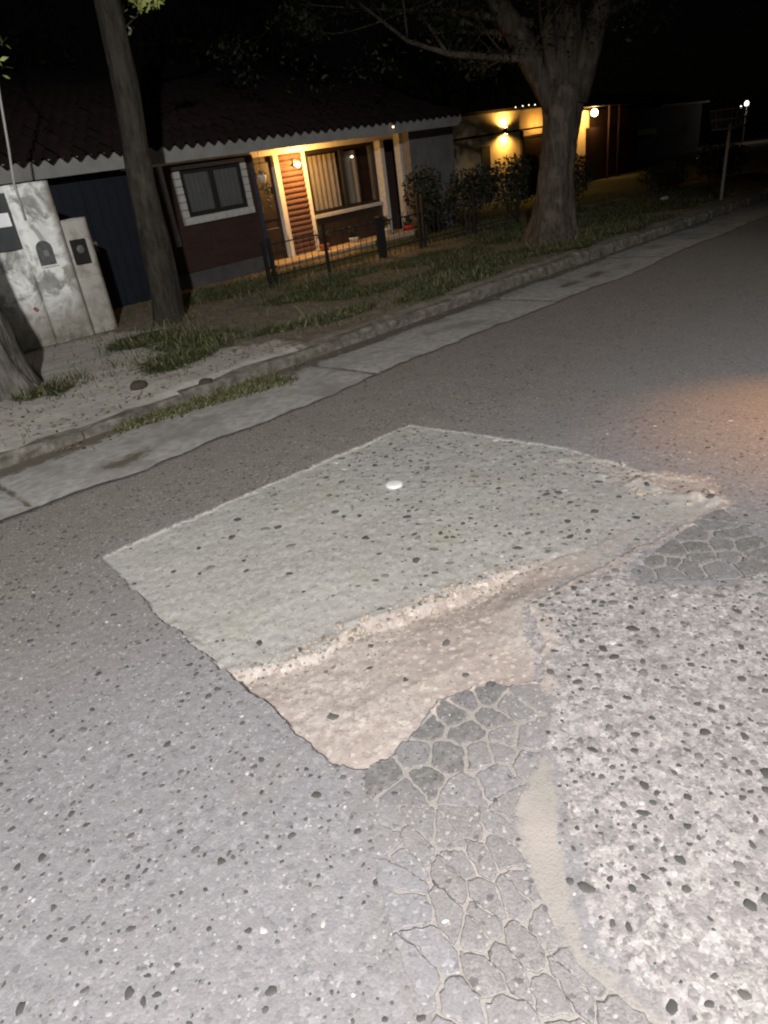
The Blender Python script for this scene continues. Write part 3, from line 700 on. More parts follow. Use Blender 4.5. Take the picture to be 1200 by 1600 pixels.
ctr = np.array([(4.45, 8.45, .30), (4.0, 7.6, .5), (3.5, 6.7, .5), (2.2, 6.9, .3), (6.5, 8.9, .8), (8.2, 9.0, .8), (5.2, 6.4, .6), (7.2, 6.3, .7), (10.9, 6.7, .6), (9.2, 7.4, .9), (6.9, 10.3, .7)])
n = 2600; k = rng.integers(len(ctr), size=n); wx = ctr[k, 0]+rng.normal(0, 1, n)*ctr[k, 2]*.7; wy = ctr[k, 1]+rng.normal(0, 1, n)*ctr[k, 2]*.45; ok = wy > 5.62
blades('verge_weeds', np.stack([wx[ok], wy[ok], verge_z(wx[ok], wy[ok])-.004], -1), .03, .12, .006, M['weed2'], 'taller weeds and dry stalks among the verge grass', .9)
# weeds and litter growing in the gutter against the kerb
n = 5200; t = rng.random(n); wx = 2.1+1.5*t+rng.normal(0, .05, n); wy = 5.36-.42*t*rng.random(n)+rng.normal(0, .05, n)-.06
ok = wy < 5.42; wx, wy = wx[ok], wy[ok]
blades('gutter_weeds', np.stack([wx, wy, np.full(len(wx), -.025)], -1), .012, .055, .006, M['weed'], 'low weeds and dry litter in the gutter', 1.2)
# dead leaves
n = 3200; lx = rng.uniform(1.5, 12, n); ly = 5.0+rng.gamma(2, .7, n); lz = np.where(ly > 5.55, verge_z(lx, ly)+.004, -.018); ok = (ly < 5.33) | (ly > 5.62); lx, ly, lz = lx[ok], ly[ok], lz[ok]
n = len(lx); a = rng.uniform(0, 6.283, n); s = rng.uniform(.010, .028, n)
P = np.zeros((n, 4, 3))
for k, (u, v, w) in enumerate(((-1, 0, .2), (0, -.5, 0), (1, 0, .25), (0, .5, .1))):
    P[:, k, 0] = lx+(u*np.cos(a)-v*np.sin(a))*s; P[:, k, 1] = ly+(u*np.sin(a)+v*np.cos(a))*s; P[:, k, 2] = lz+w*s*rng.random(n)*2
M['litter'] = leaf_mat('dead_leaf', (.06, .045, .03), (.15, .11, .06), (.30, .24, .14))
tag(obj('dead_leaves', fast_mesh('dead_leaves', P.reshape(-1, 3), np.arange(n*4).reshape(-1, 4), False), M['litter']), 'dry fallen leaves scattered on the verge', kind='stuff')
# clods by the kerb
for k, (x, y, r) in enumerate(((2.62, 6.0, .075), (3.03, 5.5, .06))):
    mb = MB().sphere((0, 0, 0), r, (1.2, .9, .6), 12, 8)
    mb.v = [tuple(q*(1+.25*float(fbm(np.array(p[0]*30+k), np.array(p[1]*30+p[2]*20), 191, 3))) for q in p) for p in mb.v]
    o = mb.build('soil_clod', simple('dark_clod%d' % k, (.045, .037, .027), .95, .3, 30, .6), None, True); o.location = (x, y, float(verge_z(np.array(x), np.array(y)))+r*.25)
    tag(o, ['dark clod of earth on the pale driveway soil', 'dark clod of earth on the kerb edge beside the gutter weeds'][k], 'clod')

# ================================================================== GARDEN WALL WITH METER NICHES
WL = (2.9, 9.2, 0)
gw = empty('garden_wall', WL); tag(gw, 'peeling white stucco garden wall with meter boxes beside the navy gate', 'wall')
def rough_box(x0, x1, y0, y1, z0, z1, st=.05, amp=.008, sd=0):
    mb = MB(); b = .015
    nxn = max(2, int((x1-x0)/st)); nzn = max(2, int((z1-z0)/st)); v = []; f = []
    for i in range(nxn+1):
        for j in range(nzn+1):
            x = x0+(x1-x0)*i/nxn; z = z0+(z1-z0)*j/nzn; e = .02 if i in (0, nxn) or j == nzn else 0
            v.append((x, y0+e+amp*float(fbm(np.array(x*5), np.array(z*5), 201+sd, 4)), z+(amp*1.5*float(fbm(np.array(x*4), np.array(1.), 205+sd, 3)) if j == nzn else 0)))
    for i in range(nxn):
        for j in range(nzn):
            a = i*(nzn+1)+j; f.append((a, a+nzn+1, a+nzn+2, a+1))
    n0 = len(v); # back ring
    ring = [i*(nzn+1) for i in range(nxn+1)]+[nxn*(nzn+1)+j for j in range(1, nzn+1)]+[i*(nzn+1)+nzn for i in range(nxn-1, -1, -1)]+[j for j in range(nzn-1, 0, -1)]
    for r in ring: p = v[r]; v.append((p[0], y1, p[2]))
    for k in range(len(ring)): a, b2 = ring[k], ring[(k+1) % len(ring)]; f.append((b2, a, n0+k, n0+(k+1) % len(ring)))
    f.append(tuple(n0+k for k in range(len(ring)))); mb.add(v, f); return mb
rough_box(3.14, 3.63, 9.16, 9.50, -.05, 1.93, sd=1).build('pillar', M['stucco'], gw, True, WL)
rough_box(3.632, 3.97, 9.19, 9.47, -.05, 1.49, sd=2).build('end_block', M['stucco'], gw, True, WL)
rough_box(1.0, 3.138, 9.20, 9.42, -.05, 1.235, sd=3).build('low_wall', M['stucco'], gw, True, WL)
# dark panel fence standing on the low wall
MB().box(1.0, 3.13, 9.28, 9.33, 1.24, 1.86).build('dark_panel', M['plinth'] if False else simple('dark_slate_panel', (.045, .048, .05), .8, .3, 6), gw, False, WL)
def arch(mb, xc, w, z0, z1, y0, y1):
    r = w/2; pts = [(xc-r, z0), (xc+r, z0)]+[(xc+r*math.cos(t), z1-r+r*math.sin(t)) for t in np.linspace(0, math.pi, 12)]
    n = len(pts); v = [(p[0], y0, p[1]) for p in pts]+[(p[0], y1, p[1]) for p in pts]
    return mb.add(v, [tuple(range(n)), tuple(reversed(range(n, 2*n)))]+[(i+n, (i+1) % n+n, (i+1) % n, i) for i in range(n)])
d = arch(MB(), 3.325, .19, 1.02, 1.30, 9.138, 9.17).build('arched_niche_plate', M['metal'], gw, False, WL)  # dark plate stands for the shaded hollow of the niche
MB().box(3.30, 3.36, 9.131, 9.137, 1.12, 1.19).build('meter_window', simple('dusty_pane', (.20, .21, .20), .4, .2), d, False)
for o in (d.children[0],): o.location = (-WL[0], -WL[1], 0)
MB().box(3.225, 3.43, 9.130, 9.16, 1.0, 1.018).build('niche_sill', M['stucco'], gw, False, WL)
d2 = MB().box(3.672, 3.865, 9.16, 9.20, .955, 1.25, .006).build('meter_box_door', M['darkframe'], gw, False, WL)
p = MB().lathe((0, 0, 0), [(.05, 0), (.055, .01), (.045, .02), (.02, .025)], 14).build('meter_dial', M['metal'], d2, True); p.rotation_euler = (math.pi/2, 0, 0); p.location = (3.77-WL[0], 9.16-WL[1], 1.13)
h = MB().lathe((0, 0, 0), [(.022, 0), (.022, .05), (.016, .05), (.016, .01)], 12).build('drain_spout', M['terracotta'], gw, True); h.rotation_euler = (math.pi/2, 0, 0); h.location = (3.0-WL[0], 9.205-WL[1], .55)
pl = MB().box(2.80, 3.09, 9.255, 9.275, 1.50, 1.65, .004).build('wall_plate', M['plate'], None); tag(pl, 'blank white plate on the dark panel above the low wall', 'plate')
pp = MB().tube([(3.22, 9.14, 1.55), (3.23, 9.14, 1.95), (3.30, 9.14, 2.3), (3.38, 9.14, 2.75), (3.5, 9.14, 3.4)], .014, 8).build('service_pipe', M['white'], None, True); tag(pp, 'thin pale pipe rising from the stucco wall pillar', 'pipe')

# ================================================================== BRICK HOUSE
HL = (6.0, 11.3, 0)
house = empty('brick_house', HL, (0, -.020, 0)); tag(house, 'single storey brick house with tiled roof and lit porch', 'house')
def hb(name, x0, x1, y0, y1, z0, z1, mat, parent=None, b=0):
    o = MB().box(x0, x1, y0, y1, z0, z1, b).build(name, M[mat] if isinstance(mat, str) else mat, parent or house, False, HL); return o
hb('wall', 5.85, 8.12, 11.2, 11.5, .32, 2.02, 'brick')
hb('plinth', 5.86, 8.11, 11.17, 11.5, -.2, .318, 'plinth')
hb('lintel_band', 5.80, 8.15, 11.15, 11.5, 2.022, 2.14, 'cream')
hb('side_wall', 8.122, 8.20, 11.18, 11.9, -.1, 2.02, simple('dark_navy_trim', (.03, .035, .05), .7, .3))
hb('porch_lintel', 8.2, 12.45, 11.58, 11.85, 1.97, 2.14, 'cream')
hb('recess_wall', 8.202, 12.6, 11.86, 12.0, -.1, 2.2, 'brick')
hb('porch_floor', 8.21, 12.4, 11.0, 11.86, -.15, .10, 'floor')
# front door
dr = hb('door', 8.26, 8.76, 11.72, 11.78, .102, 1.968, 'door'); 
for z in (.25, .85, 1.42): hb('door_panel', 8.33, 8.69, 11.695, 11.718, z, z+.45, 'door', house, .01)
hb('door_handle', 8.30, 8.33, 11.66, 11.694, 1.0, 1.12, 'metal')
hb('jamb', 8.765, 8.88, 11.62, 11.84, .102, 1.968, 'cream')
# horizontal log cladding beside the door
for i in range(18):
    z = .12+i*.102
    mb = MB(); n = 8; v = []; f = []
    for x in (8.885, 9.2, 9.515):
        for k in range(n+1):
            th = -math.pi/2+math.pi*k/n; rr = .05*(1+.06*random.uniform(-1, 1)); v.append((x, 11.72-rr*math.cos(th), z+.051+rr*math.sin(th)))
    for a in range(2):
        for k in range(n): q = a*(n+1)+k; f.append((q, q+n+1, q+n+2, q+1))
    mb.add(v, f).build('cladding_log', M['log'], house, True, HL)
hb('cladding_back', 8.882, 9.518, 11.721, 11.80, .11, 1.968, simple('mortar', (.34, .25, .17), .9, .2))
hb('jamb', 9.52, 9.62, 11.69, 11.84, .102, 1.968, 'cream')
# picture window with curtains
hb('parapet', 9.622, 11.62, 11.66, 11.84, .102, .70, 'door')
for i in range(11): hb('sill_brick', 9.63+i*.182, 9.63+i*.182+.172, 11.61, 11.84, .702, .772, 'white', None, .006)
wf = empty('picture_window', (0, 0, 0)); wf.parent = house
for (x0, x1, z0, z1) in ((9.63, 11.61, .775, .83), (9.63, 11.61, 1.90, 1.966), (9.63, 9.69, .832, 1.898), (11.55, 11.61, .832, 1.898), (10.58, 10.68, .832, 1.898)):
    hb('frame_bar', x0, x1, 11.70, 11.76, z0, z1, 'darkframe', wf)
hb('pane', 9.691, 10.579, 11.725, 11.731, .832, 1.898, 'glass', wf); hb('pane', 10.681, 11.549, 11.725, 11.731, .832, 1.898, 'glass', wf)
def curtain(x0, x1, y, z0, z1, mat, parent, waves, amp):
    n = int((x1-x0)/.015); v = []; f = []
    for i in range(n+1):
        x = x0+(x1-x0)*i/n; w = amp*math.sin(waves*x*6.28+1.5*math.sin(x*5))
        v += [(x, y+w, z0), (x, y+w*.7, (z0+z1)/2), (x, y+w*.4, z1)]
    for i in range(n):
        for k in range(2): f.append((i*3+k, i*3+k+3, i*3+k+4, i*3+k+1))
    return MB().add(v, f).build('curtain', M[mat], parent, True, HL)
curtain(9.70, 10.52, 11.80, .84, 1.86, 'curtain', wf, 6.5, .022); curtain(10.70, 11.15, 11.80, .84, 1.86, 'curtain', wf, 6.5, .022)
wl = MB().sphere((10.93, 11.70, 1.74), .022, (1, 1, 1), 10, 6).build('window_glint', M['bulb_w'], wf, True, HL)  # glowing ball put in for the porch lamp's reflection in the glass
hb('column', 11.63, 11.74, 11.52, 11.80, .102, 1.968, 'white'); hb('column', 12.36, 12.45, 11.40, 11.57, -.05, 2.138, 'white')
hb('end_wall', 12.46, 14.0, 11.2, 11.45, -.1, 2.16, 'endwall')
# window with painted brick surround
w1 = empty('bedroom_window', (0, 0, 0)); w1.parent = house
X0, X1, Z0, Z1 = 6.52, 8.0, 1.08, 1.985; tb = .115
k = 0
nb = 12
for i in range(nb):
    a = X0+(X1-X0)*i/nb; b = X0+(X1-X0)*(i+1)/nb-.007
    hb('surround_brick', a, b, 11.12+.006*random.random(), 11.3, Z0, Z0+tb, 'white', w1, .006)
    hb('surround_brick', a, b, 11.14+.004*random.random(), 11.3, Z1-.06, Z1, 'white', w1, .006)
for i in range(6):
    a = Z0+tb+.004+(Z1-.064-Z0-tb)*i/6; b = a+(Z1-.064-Z0-tb)/6-.007
    hb('surround_brick', X0, X0+tb, 11.14+.004*random.random(), 11.3, a, b, 'white', w1, .006)
    hb('surround_brick', X1-tb, X1, 11.14+.004*random.random(), 11.3, a, b, 'white', w1, .006)
xa, xb, za, zb = X0+tb+.002, X1-tb-.002, Z0+tb+.002, Z1-.062
xm = (xa+xb)/2
for (a, b, c1, c2) in ((xa, xb, za, za+.07), (xa, xb, zb-.06, zb), (xa, xa+.07, za+.071, zb-.061), (xb-.07, xb, za+.071, zb-.061), (xm-.05, xm+.05, za+.071, zb-.061)):
    hb('frame_bar', a, b, 11.160, 11.198, c1, c2, 'darkframe', w1)
hb('backing', xa, xb, 11.191, 11.1995, za, zb, 'darkframe', w1) if False else None
for a, b in ((xa+.071, xm-.051), (xm+.051, xb-.071)):
    v = []; f = []; n = 24
    for i in range(n+1):
        x = a+(b-a)*i/n; w = .006*math.sin(x*70); v += [(x, 11.188+w*.8, za+.072), (x, 11.188+w*.5, zb-.062)]
    for i in range(n): f.append((2*i, 2*i+2, 2*i+3, 2*i+1))
    MB().add(v, f).build('curtain', M['curtain2'], w1, True, HL); hb('pane', a, b, 11.170, 11.174, za+.071, zb-.061, 'glass', w1)
hb('corner_trim', 6.27, 6.335, 11.13, 11.198, .78, 2.02, 'white')
# fascia and roof
hb('fascia', 2.6, 13.5, 10.60, 10.64, 2.04, 2.27, 'fascia'); hb('soffit', 2.6, 13.5, 10.642, 11.86, 2.16, 2.20, 'fascia')
hb('fascia_return', 13.50, 13.56, 10.58, 13.5, 2.10, 2.30, 'fascia')
hb('fascia_bulb_holder', 11.30, 11.34, 10.57, 10.599, 2.14, 2.17, 'metal'); MB().sphere((11.32, 10.555, 2.155), .018, seg=8, rings=6).build('fascia_bulb', M['bulb_s'], house, True, HL)
hb('roof_deck', 2.6, 13.5, 10.66, 10.70, 2.2, 2.27, 'black')
sl_ = math.radians(21)
rd = MB().add([(2.6, 10.66, 2.262), (13.5, 10.66, 2.262), (13.5, 15.2, 2.262+4.54*math.tan(sl_)), (2.6, 15.2, 2.262+4.54*math.tan(sl_)), (2.6, 15.2, 2.1), (13.5, 15.2, 2.1)], [(0, 1, 2, 3), (3, 2, 5, 4)]).build('roof', M['black'], house, False, HL)
TW, TLn = .205, .46; v = []; f = []; n = 10
for i in range(n+1):
    x = TW*i/n; zz = .042*math.cos(2*math.pi*i/n)
    for y, dz in ((0, .02), (TLn, 0)):
        v += [(x, y, zz+dz), (x, y, zz+dz-.016)]
for i in range(n):
    a = i*4; f += [(a, a+4, a+6, a+2), (a, a+1, a+5, a+4), (a+1, a+3, a+7, a+5)]
tile_me = mesh('roof_tile', v, f, True); tile_me.materials.append(M['tile'])
ncol = int(10.9/TW); cnt = 0; sv = []; sf = []
for r in range(10):
    for ccol in range(ncol):
        x = 2.6+ccol*TW-HL[0]+random.uniform(-.006, .006); y0 = -.11+r*.36; y = 10.60+y0*math.cos(sl_)-HL[1]; z = 2.285+y0*math.sin(sl_)+random.uniform(-.006, .006)
        if cnt < 290:
            o = bpy.data.objects.new('roof_tile', tile_me); COL.objects.link(o); o.parent = rd; o.location = (x, y, z); o.rotation_euler = (sl_+random.uniform(-.02, .02), 0, random.uniform(-.03, .03)); cnt += 1
        else:
            k = len(sv); sv += [(p[0]+x, p[1]*math.cos(sl_)-p[2]*math.sin(sl_)+y, p[1]*math.sin(sl_)+p[2]*math.cos(sl_)+z) for p in v]; sf += [tuple(q+k for q in ff) for ff in f]
tag(obj('upper_tiles', mesh('upper_tiles', sv, sf, True), M['tile'], rd), kind='stuff')
# porch lamp
pl = empty('porch_lamp', (9.50, 11.64, 1.86)); tag(pl, 'glowing round porch wall lamp above the log cladding', 'lamp')
MB().box(-.04, .04, .0, .03, -.06, .06, .006).build('back_plate', M['metal'], pl)
MB().tube([(0, 0, .02), (0, -.05, .04), (0, -.07, .0)], .008, 6).build('arm', M['metal'], pl)
gb = MB().sphere((0, -.075, -.04), .048, (1, 1, 1), 14, 8).build('globe', M['bulb'], pl, True)
lamp('porch_lamp_light', 'POINT', (9.50, 11.22, 1.84), 120, (1, .50, .13), .05)
for o in list(house.children):
    if o.name.split('.')[0] in ('door', 'door_panel', 'door_handle', 'jamb', 'cladding_log', 'cladding_back', 'parapet', 'sill_brick', 'picture_window') or (o.name.split('.')[0] == 'column' and o.data.vertices[0].co.x < 6): o.location.x += .24
# garage gate
gg = empty('garage_gate', (3.7, 10.95, 0)); tag(gg, 'dark navy sheet metal double gate between stucco wall and brick house', 'gate')
for x0, x1 in ((3.75, 4.78), (4.79, 5.82)):
    lf = MB().box(x0, x1, 10.95, 10.98, .04, 1.95).build('gate_leaf', M['navy'], gg, False, (3.7, 10.95, 0))
    for i in range(6):
        xx = x0+.04+i*.165; o = MB().box(xx, xx+.13, 10.93, 10.949, .10, 1.90, .004).build('panel', M['navy'], lf, False, (3.7, 10.95, 0))
MB().box(4.70, 4.76, 10.89, 10.928, .95, 1.1, .005).build('latch', M['metal'], gg, False, (3.7, 10.95, 0))
MB().box(3.6, 5.85, 10.7, 11.4, -.1, .05).build('threshold', M['plinth'], gg, False, (3.7, 10.95, 0))

# porch things
def leaf_cloud(name, centers, n, size, mat, parent=None, off=None):
    cs = np.array(centers, float); k = rng.integers(len(cs), size=n); d = rng.normal(0, 1, (n, 3)); d /= np.linalg.norm(d, axis=1)[:, None]
    P = cs[k, :3]+d*(rng.random(n)**.45)[:, None]*cs[k, 3:6]
    if off is not None: P = P-np.array(off)
    a = rng.normal(0, 1, (n, 3)); a /= np.linalg.norm(a, axis=1)[:, None]; b = np.cross(a, rng.normal(0, 1, (n, 3))); b /= np.linalg.norm(b, axis=1)[:, None]
    s = size*rng.uniform(.6, 1.4, n)[:, None]
    Q = np.stack([P-a*s, P-b*s*.42+a*s*.1, P+a*s, P+b*s*.42+a*s*.1], 1).reshape(-1, 3)
    return obj(name, fast_mesh(name, Q, np.arange(n*4).reshape(-1, 4), False), mat, parent)
def potted(x, y, z, pm, r, h, ph, label, leafm='leaf_dark'):
    e = empty('potted_plant', (x, y, z)); tag(e, label, 'plant', 'pots on the porch')
    MB().lathe((0, 0, 0), [(r*.7, 0), (r, h*.85), (r*1.1, h*.85), (r*1.1, h), (r*.9, h), (r*.85, h*.9)], 14).build('pot', M[pm], e, True)
    leaf_cloud('foliage', [(0, 0, h+ph*.5, r*1.1, r*1.1, ph*.5)], 90, .04, M[leafm], e)
potted(9.75, 11.42, .10, 'terracotta', .11, .2, .35, 'terracotta potted plant under the left end of the curtained window')
potted(10.6, 11.40, .10, 'palepot', .10, .2, .30, 'pale potted plant under the middle of the curtained window')
potted(11.55, 11.35, .10, 'palepot', .13, .26, .28, 'large pale potted plant beside the white porch column')
potted(12.15, 11.2, .10, 'redpot', .11, .22, .2, 'red pot near the right end of the porch')
hp = empty('hanging_plant', (8.50, 11.45, 1.98)); tag(hp, 'pale hanging plant beside the dark front door', 'plant')
MB().tube([(0, 0, .15), (0, 0, -.25)], .004, 5).build('cord', M['iron'], hp); MB().lathe((0, 0, -.40), [(.05, 0), (.085, .1), (.09, .14), (.07, .14)], 12).build('pot', M['palepot'], hp, True)
leaf_cloud('foliage', [(0, 0, -.24, .10, .10, .08), (.04, 0, -.5, .07, .07, .16), (.08, 0, -.7, .04, .04, .12)], 120, .035, M['weed'], hp)

# ================================================================== IRON FENCE
fe = empty('iron_fence', (6.7, 9.35, 0)); tag(fe, 'low black iron picket fence in front of the porch garden', 'fence'); FO = (6.7, 9.35, 0)
def fpost(x, w, z1):
    MB().box(x-w/2, x+w/2, 9.35-w/2, 9.35+w/2, .02, z1, .006).build('post', M['iron'], fe, False, FO)
for x, w, z in ((6.72, .05, .78), (6.84, .05, .80), (8.02, .035, .86), (9.38, .12, .80), (10.45, .05, 1.05), (10.58, .05, 1.05), (12.2, .05, .9), (13.8, .05, .9)): fpost(x, w, z)
for z in (.22, .70): MB().box(6.72, 13.8, 9.343, 9.357, z, z+.022).build('rail', M['iron'], fe, False, FO)
x = 6.95
while x < 13.7:
    MB().tube([(x, 9.335, .08), (x, 9.335, .76), (x, 9.335, .80)], [.006, .006, .001], 6).build('picket', M['iron'], fe, False, FO); x += .145
MB().box(6.6, 13.9, 9.28, 9.42, -.05, .075).build('base_strip', M['plinth'], fe, False, FO)

# ================================================================== SHRUBS
def shrub(x, y, z, cl, n, size, label, mat='leaf_dark', group='shrubs along the fence'):
    e = empty('shrub', (x, y, z)); tag(e, label, 'shrub', group)
    mb = MB()
    for k in range(5):
        a = random.uniform(0, 6.28); mb.tube([(0, 0, -.05), (.08*math.cos(a), .08*math.sin(a), .3), (.25*math.cos(a), .25*math.sin(a), .8)], [.02, .014, .004], 5)
    mb.build('stems', M['bark'], e)
    leaf_cloud('foliage', cl, n, size, M[mat], e)
shrub(11.3, 9.9, .08, [(0, 0, 1.0, .5, .4, .45), (.2, 0, .6, .4, .4, .3)], 1500, .05, 'tall loose dark shrub in front of the grey end wall')
shrub(12.6, 9.8, .08, [(0, 0, .8, .7, .5, .5), (.5, 0, .9, .5, .4, .4)], 1800, .05, 'wide dark shrub right of the porch')
shrub(14.3, 9.9, .08, [(0, 0, .8, .8, .6, .6), (.7, 0, .9, .6, .5, .5)], 2000, .055, 'dense dark shrub below the glowing ochre wall')
shrub(16.6, 9.8, .08, [(0, 0, .7, .9, .6, .6)], 1500, .055, 'dark shrub left of the thick tree trunk')
shrub(19.5, 8.6, .05, [(0, 0, .4, .8, .6, .35), (.9, .2, .35, .6, .5, .3)], 1500, .05, 'low dark shrub right of the thick tree trunk')
shrub(23, 8.4, .05, [(0, 0, .5, 1.2, .7, .5)], 1500, .06, 'far low dark shrub left of the post basket')
M['rock'] = simple('glint_lump', (.38, .36, .33), .9, .2, 20, .4)  # pale lumps put in for two small white glints
for x, y, r, lb in ((17.2, 7.5, .10, 'flat pale lump standing for a glint on the dark verge beyond the thick tree'), (15.9, 9.3, .09, 'small pale lump standing for a glint right behind the thick tree trunk')):
    mb = MB().sphere((0, 0, 0), r, (1.5, .9, .5), 12, 7); mb.v = [tuple(q*(1+.2*float(fbm(np.array(p[0]*14), np.array(p[1]*14+p[2]*9), 221, 3))) for q in p) for p in mb.v]
    o = mb.build('stone', M['rock'], None, True); o.location = (x, y, .12); tag(o, lb, 'stone')

# ================================================================== TREES
def branch(mb, p, d, L, r, depth, seg=7, bend=.25, gens=3, tips=None):
    pts = [Vector(p)]; rad = [r]; dd = Vector(d).normalized(); n = 5
    for i in range(n):
        dd = (dd+Vector((random.gauss(0, bend*.35), random.gauss(0, bend*.35), random.gauss(.04, bend*.3)))).normalized()
        pts.append(pts[-1]+dd*(L/n)); rad.append(r*(1-.72*(i+1)/n))
    mb.tube(pts, rad, seg if depth == 0 else max(4, seg-2*depth), wob=.12 if depth == 0 else 0)
    if tips is not None and depth >= gens-1: tips.append(pts[-1])
    if depth < gens:
        for k in range(3 if depth else 4):
            i = random.randint(2, n); a = Vector((random.gauss(0, 1), random.gauss(0, 1), random.gauss(.15, .6))).normalized()
            branch(mb, pts[i], (dd*.7+a*.8), L*random.uniform(.45, .7), rad[i]*.7, depth+1, seg, bend, gens, tips)
def finer(prof):
    P = np.array(prof); z = np.arange(P[0, 1], P[-1, 1]+.01, .09)
    return [(float(np.interp(q, P[:, 1], P[:, 0])), float(q), float(np.interp(q, P[:, 1], P[:, 2]))) for q in z]
# thick tree by the kerb, seen beyond the porch
T2 = (11.3, 6.85, .08)
t2 = empty('street_tree', T2); tag(t2, 'thick pale forked street tree trunk standing near the kerb', 'tree', 'street trees')
mb = MB()
R2 = Vector((.52, -.854, 0))       # sideways as seen from the street corner
def on(base, s, z): return Vector((base[0]+R2.x*s, base[1]+R2.y*s, z))
prof = [(-.06, -.1, .56), (-.05, .12, .42), (-.03, .4, .34), (.0, .9, .30), (.04, 1.5, .275), (.09, 2.0, .29), (.12, 2.4, .29)]
prof = finer(prof)
mb.tube([on((0, 0), s, z) for s, z, r in prof], [r for s, z, r in prof], 40, wob=.30, sd=2)
mb.v = [tuple(p) for p in mb.v]
tips = []
for s0, z0, s1, z1, r, dy in ((.02, 2.05, -1.1, 4.2, .20, .3), (.15, 2.2, .2, 4.6, .24, .0), (.28, 2.1, .95, 4.2, .20, -.1), (.0, 1.95, -.5, 3.2, .14, -.4)):
    a = on((0, 0), s0, z0); b = on((0, 0), s1, z1)+Vector((0, dy, 0))
    pts = [a+(b-a)*t+Vector((0, 0, .12*math.sin(t*3.1))) for t in (0, .25, .5, .75, 1)]
    mb.tube(pts, [r*1.15, r, r*.85, r*.72, r*.6], 12, wob=.25, sd=s0)
    for t in (.5, .75, 1):
        q = a+(b-a)*t
        for k in range(2): branch(mb, q, Vector((random.gauss(0, 1), random.gauss(0, 1), random.uniform(.0, .8)))+(b-a)*.3, random.uniform(.9, 1.6), r*.32, 1, 8, .5, 3, tips)
# long limb reaching over the tiled roof
q0 = on((0, 0), -.35, 2.75)
branch(mb, q0, Vector((-.9, 1.5, .15)), 3.6, .06, 0, 8, .35, 3, tips); branch(mb, q0+Vector((0, 0, .5)), Vector((-.8, 1.3, .45)), 3.4, .06, 0, 8, .35, 3, tips)
mb.build('trunk', M['bark2'], t2, True)
leaf_cloud('crown', [(p.x, p.y, p.z, .3, .3, .22) for p in tips]+[(x, y, z, 1.3, 1.3, .6) for x, y, z in ((-1.2, 1.4, 4.3), (.6, -.8, 4.6), (1.4, .6, 4.8), (0, .2, 5), (-2.0, 2.6, 3.9))]+[(x-11.3, y-6.85, z, .75, .75, .35) for x, y, z in ((10.4, 8.3, 3.35), (9.8, 9.3, 3.1), (9.2, 10.2, 3.0), (9.7, 9.6, 4.0), (9.0, 10.4, 3.5), (10.8, 7.6, 3.7), (12, 5.8, 3.7), (12.4, 5.2, 3.4), (11.3, 7, 3.9))]+[(x-11.3, y-6.85, z, .5, .5, .28) for x, y, z in ((10.7, 6.5, 3.0), (11.2, 6.0, 3.15), (11.7, 5.7, 3.0), (10.4, 7.2, 2.9), (11.0, 6.2, 3.5), (11.9, 5.4, 3.3))], 24000, .045, M['leaf_dark'], t2)  # lowest clusters added before the fork to darken the limbs
# straight slim trunk before the gate
T1 = (4.47, 8.65, .06)
t1 = empty('street_tree', T1); tag(t1, 'straight dark leaning tree trunk in front of the navy gate', 'tree', 'street trees')
mb = MB(); prof = [(0, -.1, .26), (0, .1, .205), (.03, .5, .19), (.07, 1.4, .175), (.14, 2.2, .155), (.20, 2.8, .145), (.22, 3.6, .15), (.3, 4.6, .13), (.36, 5.6, .1)]
prof = finer(prof)
mb.tube([(s*.89, -s*.45, z) for s, z, r in prof], [r for s, z, r in prof], 30, wob=.24, sd=5)
tips = []
branch(mb, (.2, -.1, 3.25), (.7, -.35, .35), .6, .012, 1, 6, .4, 2, tips)
for k in range(5): branch(mb, (.28, -.14, 4.0+.3*k), (random.gauss(0, 1), random.gauss(0, 1), .5), 1.6, .05, 1, 7, .4, 3, tips)
mb.build('trunk', M['bark'], t1, True)
leaf_cloud('crown', [(p.x, p.y, p.z, .35, .35, .3) for p in tips if p.z > 4.3], 1800, .05, M['leaf_dark'], t1)
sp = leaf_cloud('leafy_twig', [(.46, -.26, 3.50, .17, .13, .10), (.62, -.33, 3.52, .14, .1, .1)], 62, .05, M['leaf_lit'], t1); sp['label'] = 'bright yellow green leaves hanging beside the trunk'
tag(leaf_cloud('trunk_shoots', [(.30, -.27, 3.35, .05, .05, .22), (.08, -.1, 3.45, .04, .04, .15)], 16, .035, M['weed'], t1), kind='stuff')
# ridged trunk at the left edge
T0 = (1.80, 7.30, .06)
t0 = empty('street_tree', T0); tag(t0, 'ridged grey tree trunk base at the left edge of the pale driveway', 'tree', 'street trees')
mb = MB(); prof = [(.02, -.1, .36), (.02, .06, .31), (.0, .3, .265), (-.02, .7, .245), (-.06, 1.4, .23), (-.12, 2.4, .21), (-.2, 3.6, .18), (-.25, 5, .14)]
prof = finer(prof)
mb.tube([(s, 0, z) for s, z, r in prof], [r for s, z, r in prof], 44, wob=.40, sd=9)
tips = []
for k in range(5): branch(mb, (-.2, 0, 3.3+.35*k), (random.gauss(.4, 1), random.gauss(.6, .6), .5), 1.7, .05, 1, 7, .4, 3, tips)
mb.build('trunk', M['bark0'], t0, True)
leaf_cloud('crown', [(p.x, p.y, p.z, .35, .35, .3) for p in tips if p.z > 3.6], 1500, .05, M['leaf_dark'], t0)
tw = MB(); tw.tube([(1.1, 1.2, 4.4), (1.45, 1.55, 3.6), (1.75, 1.78, 3.22), (1.86, 1.80, 3.30)], [.02, .012, .006, .003], 6).build('low_twig', M['bark0'], t0, True)
sp = leaf_cloud('low_leaves', [(1.85, 1.79, 3.24, .09, .05, .07), (1.66, 1.7, 2.95, .14, .1, .22)], 9, .045, M['leaf_lit'], t0)
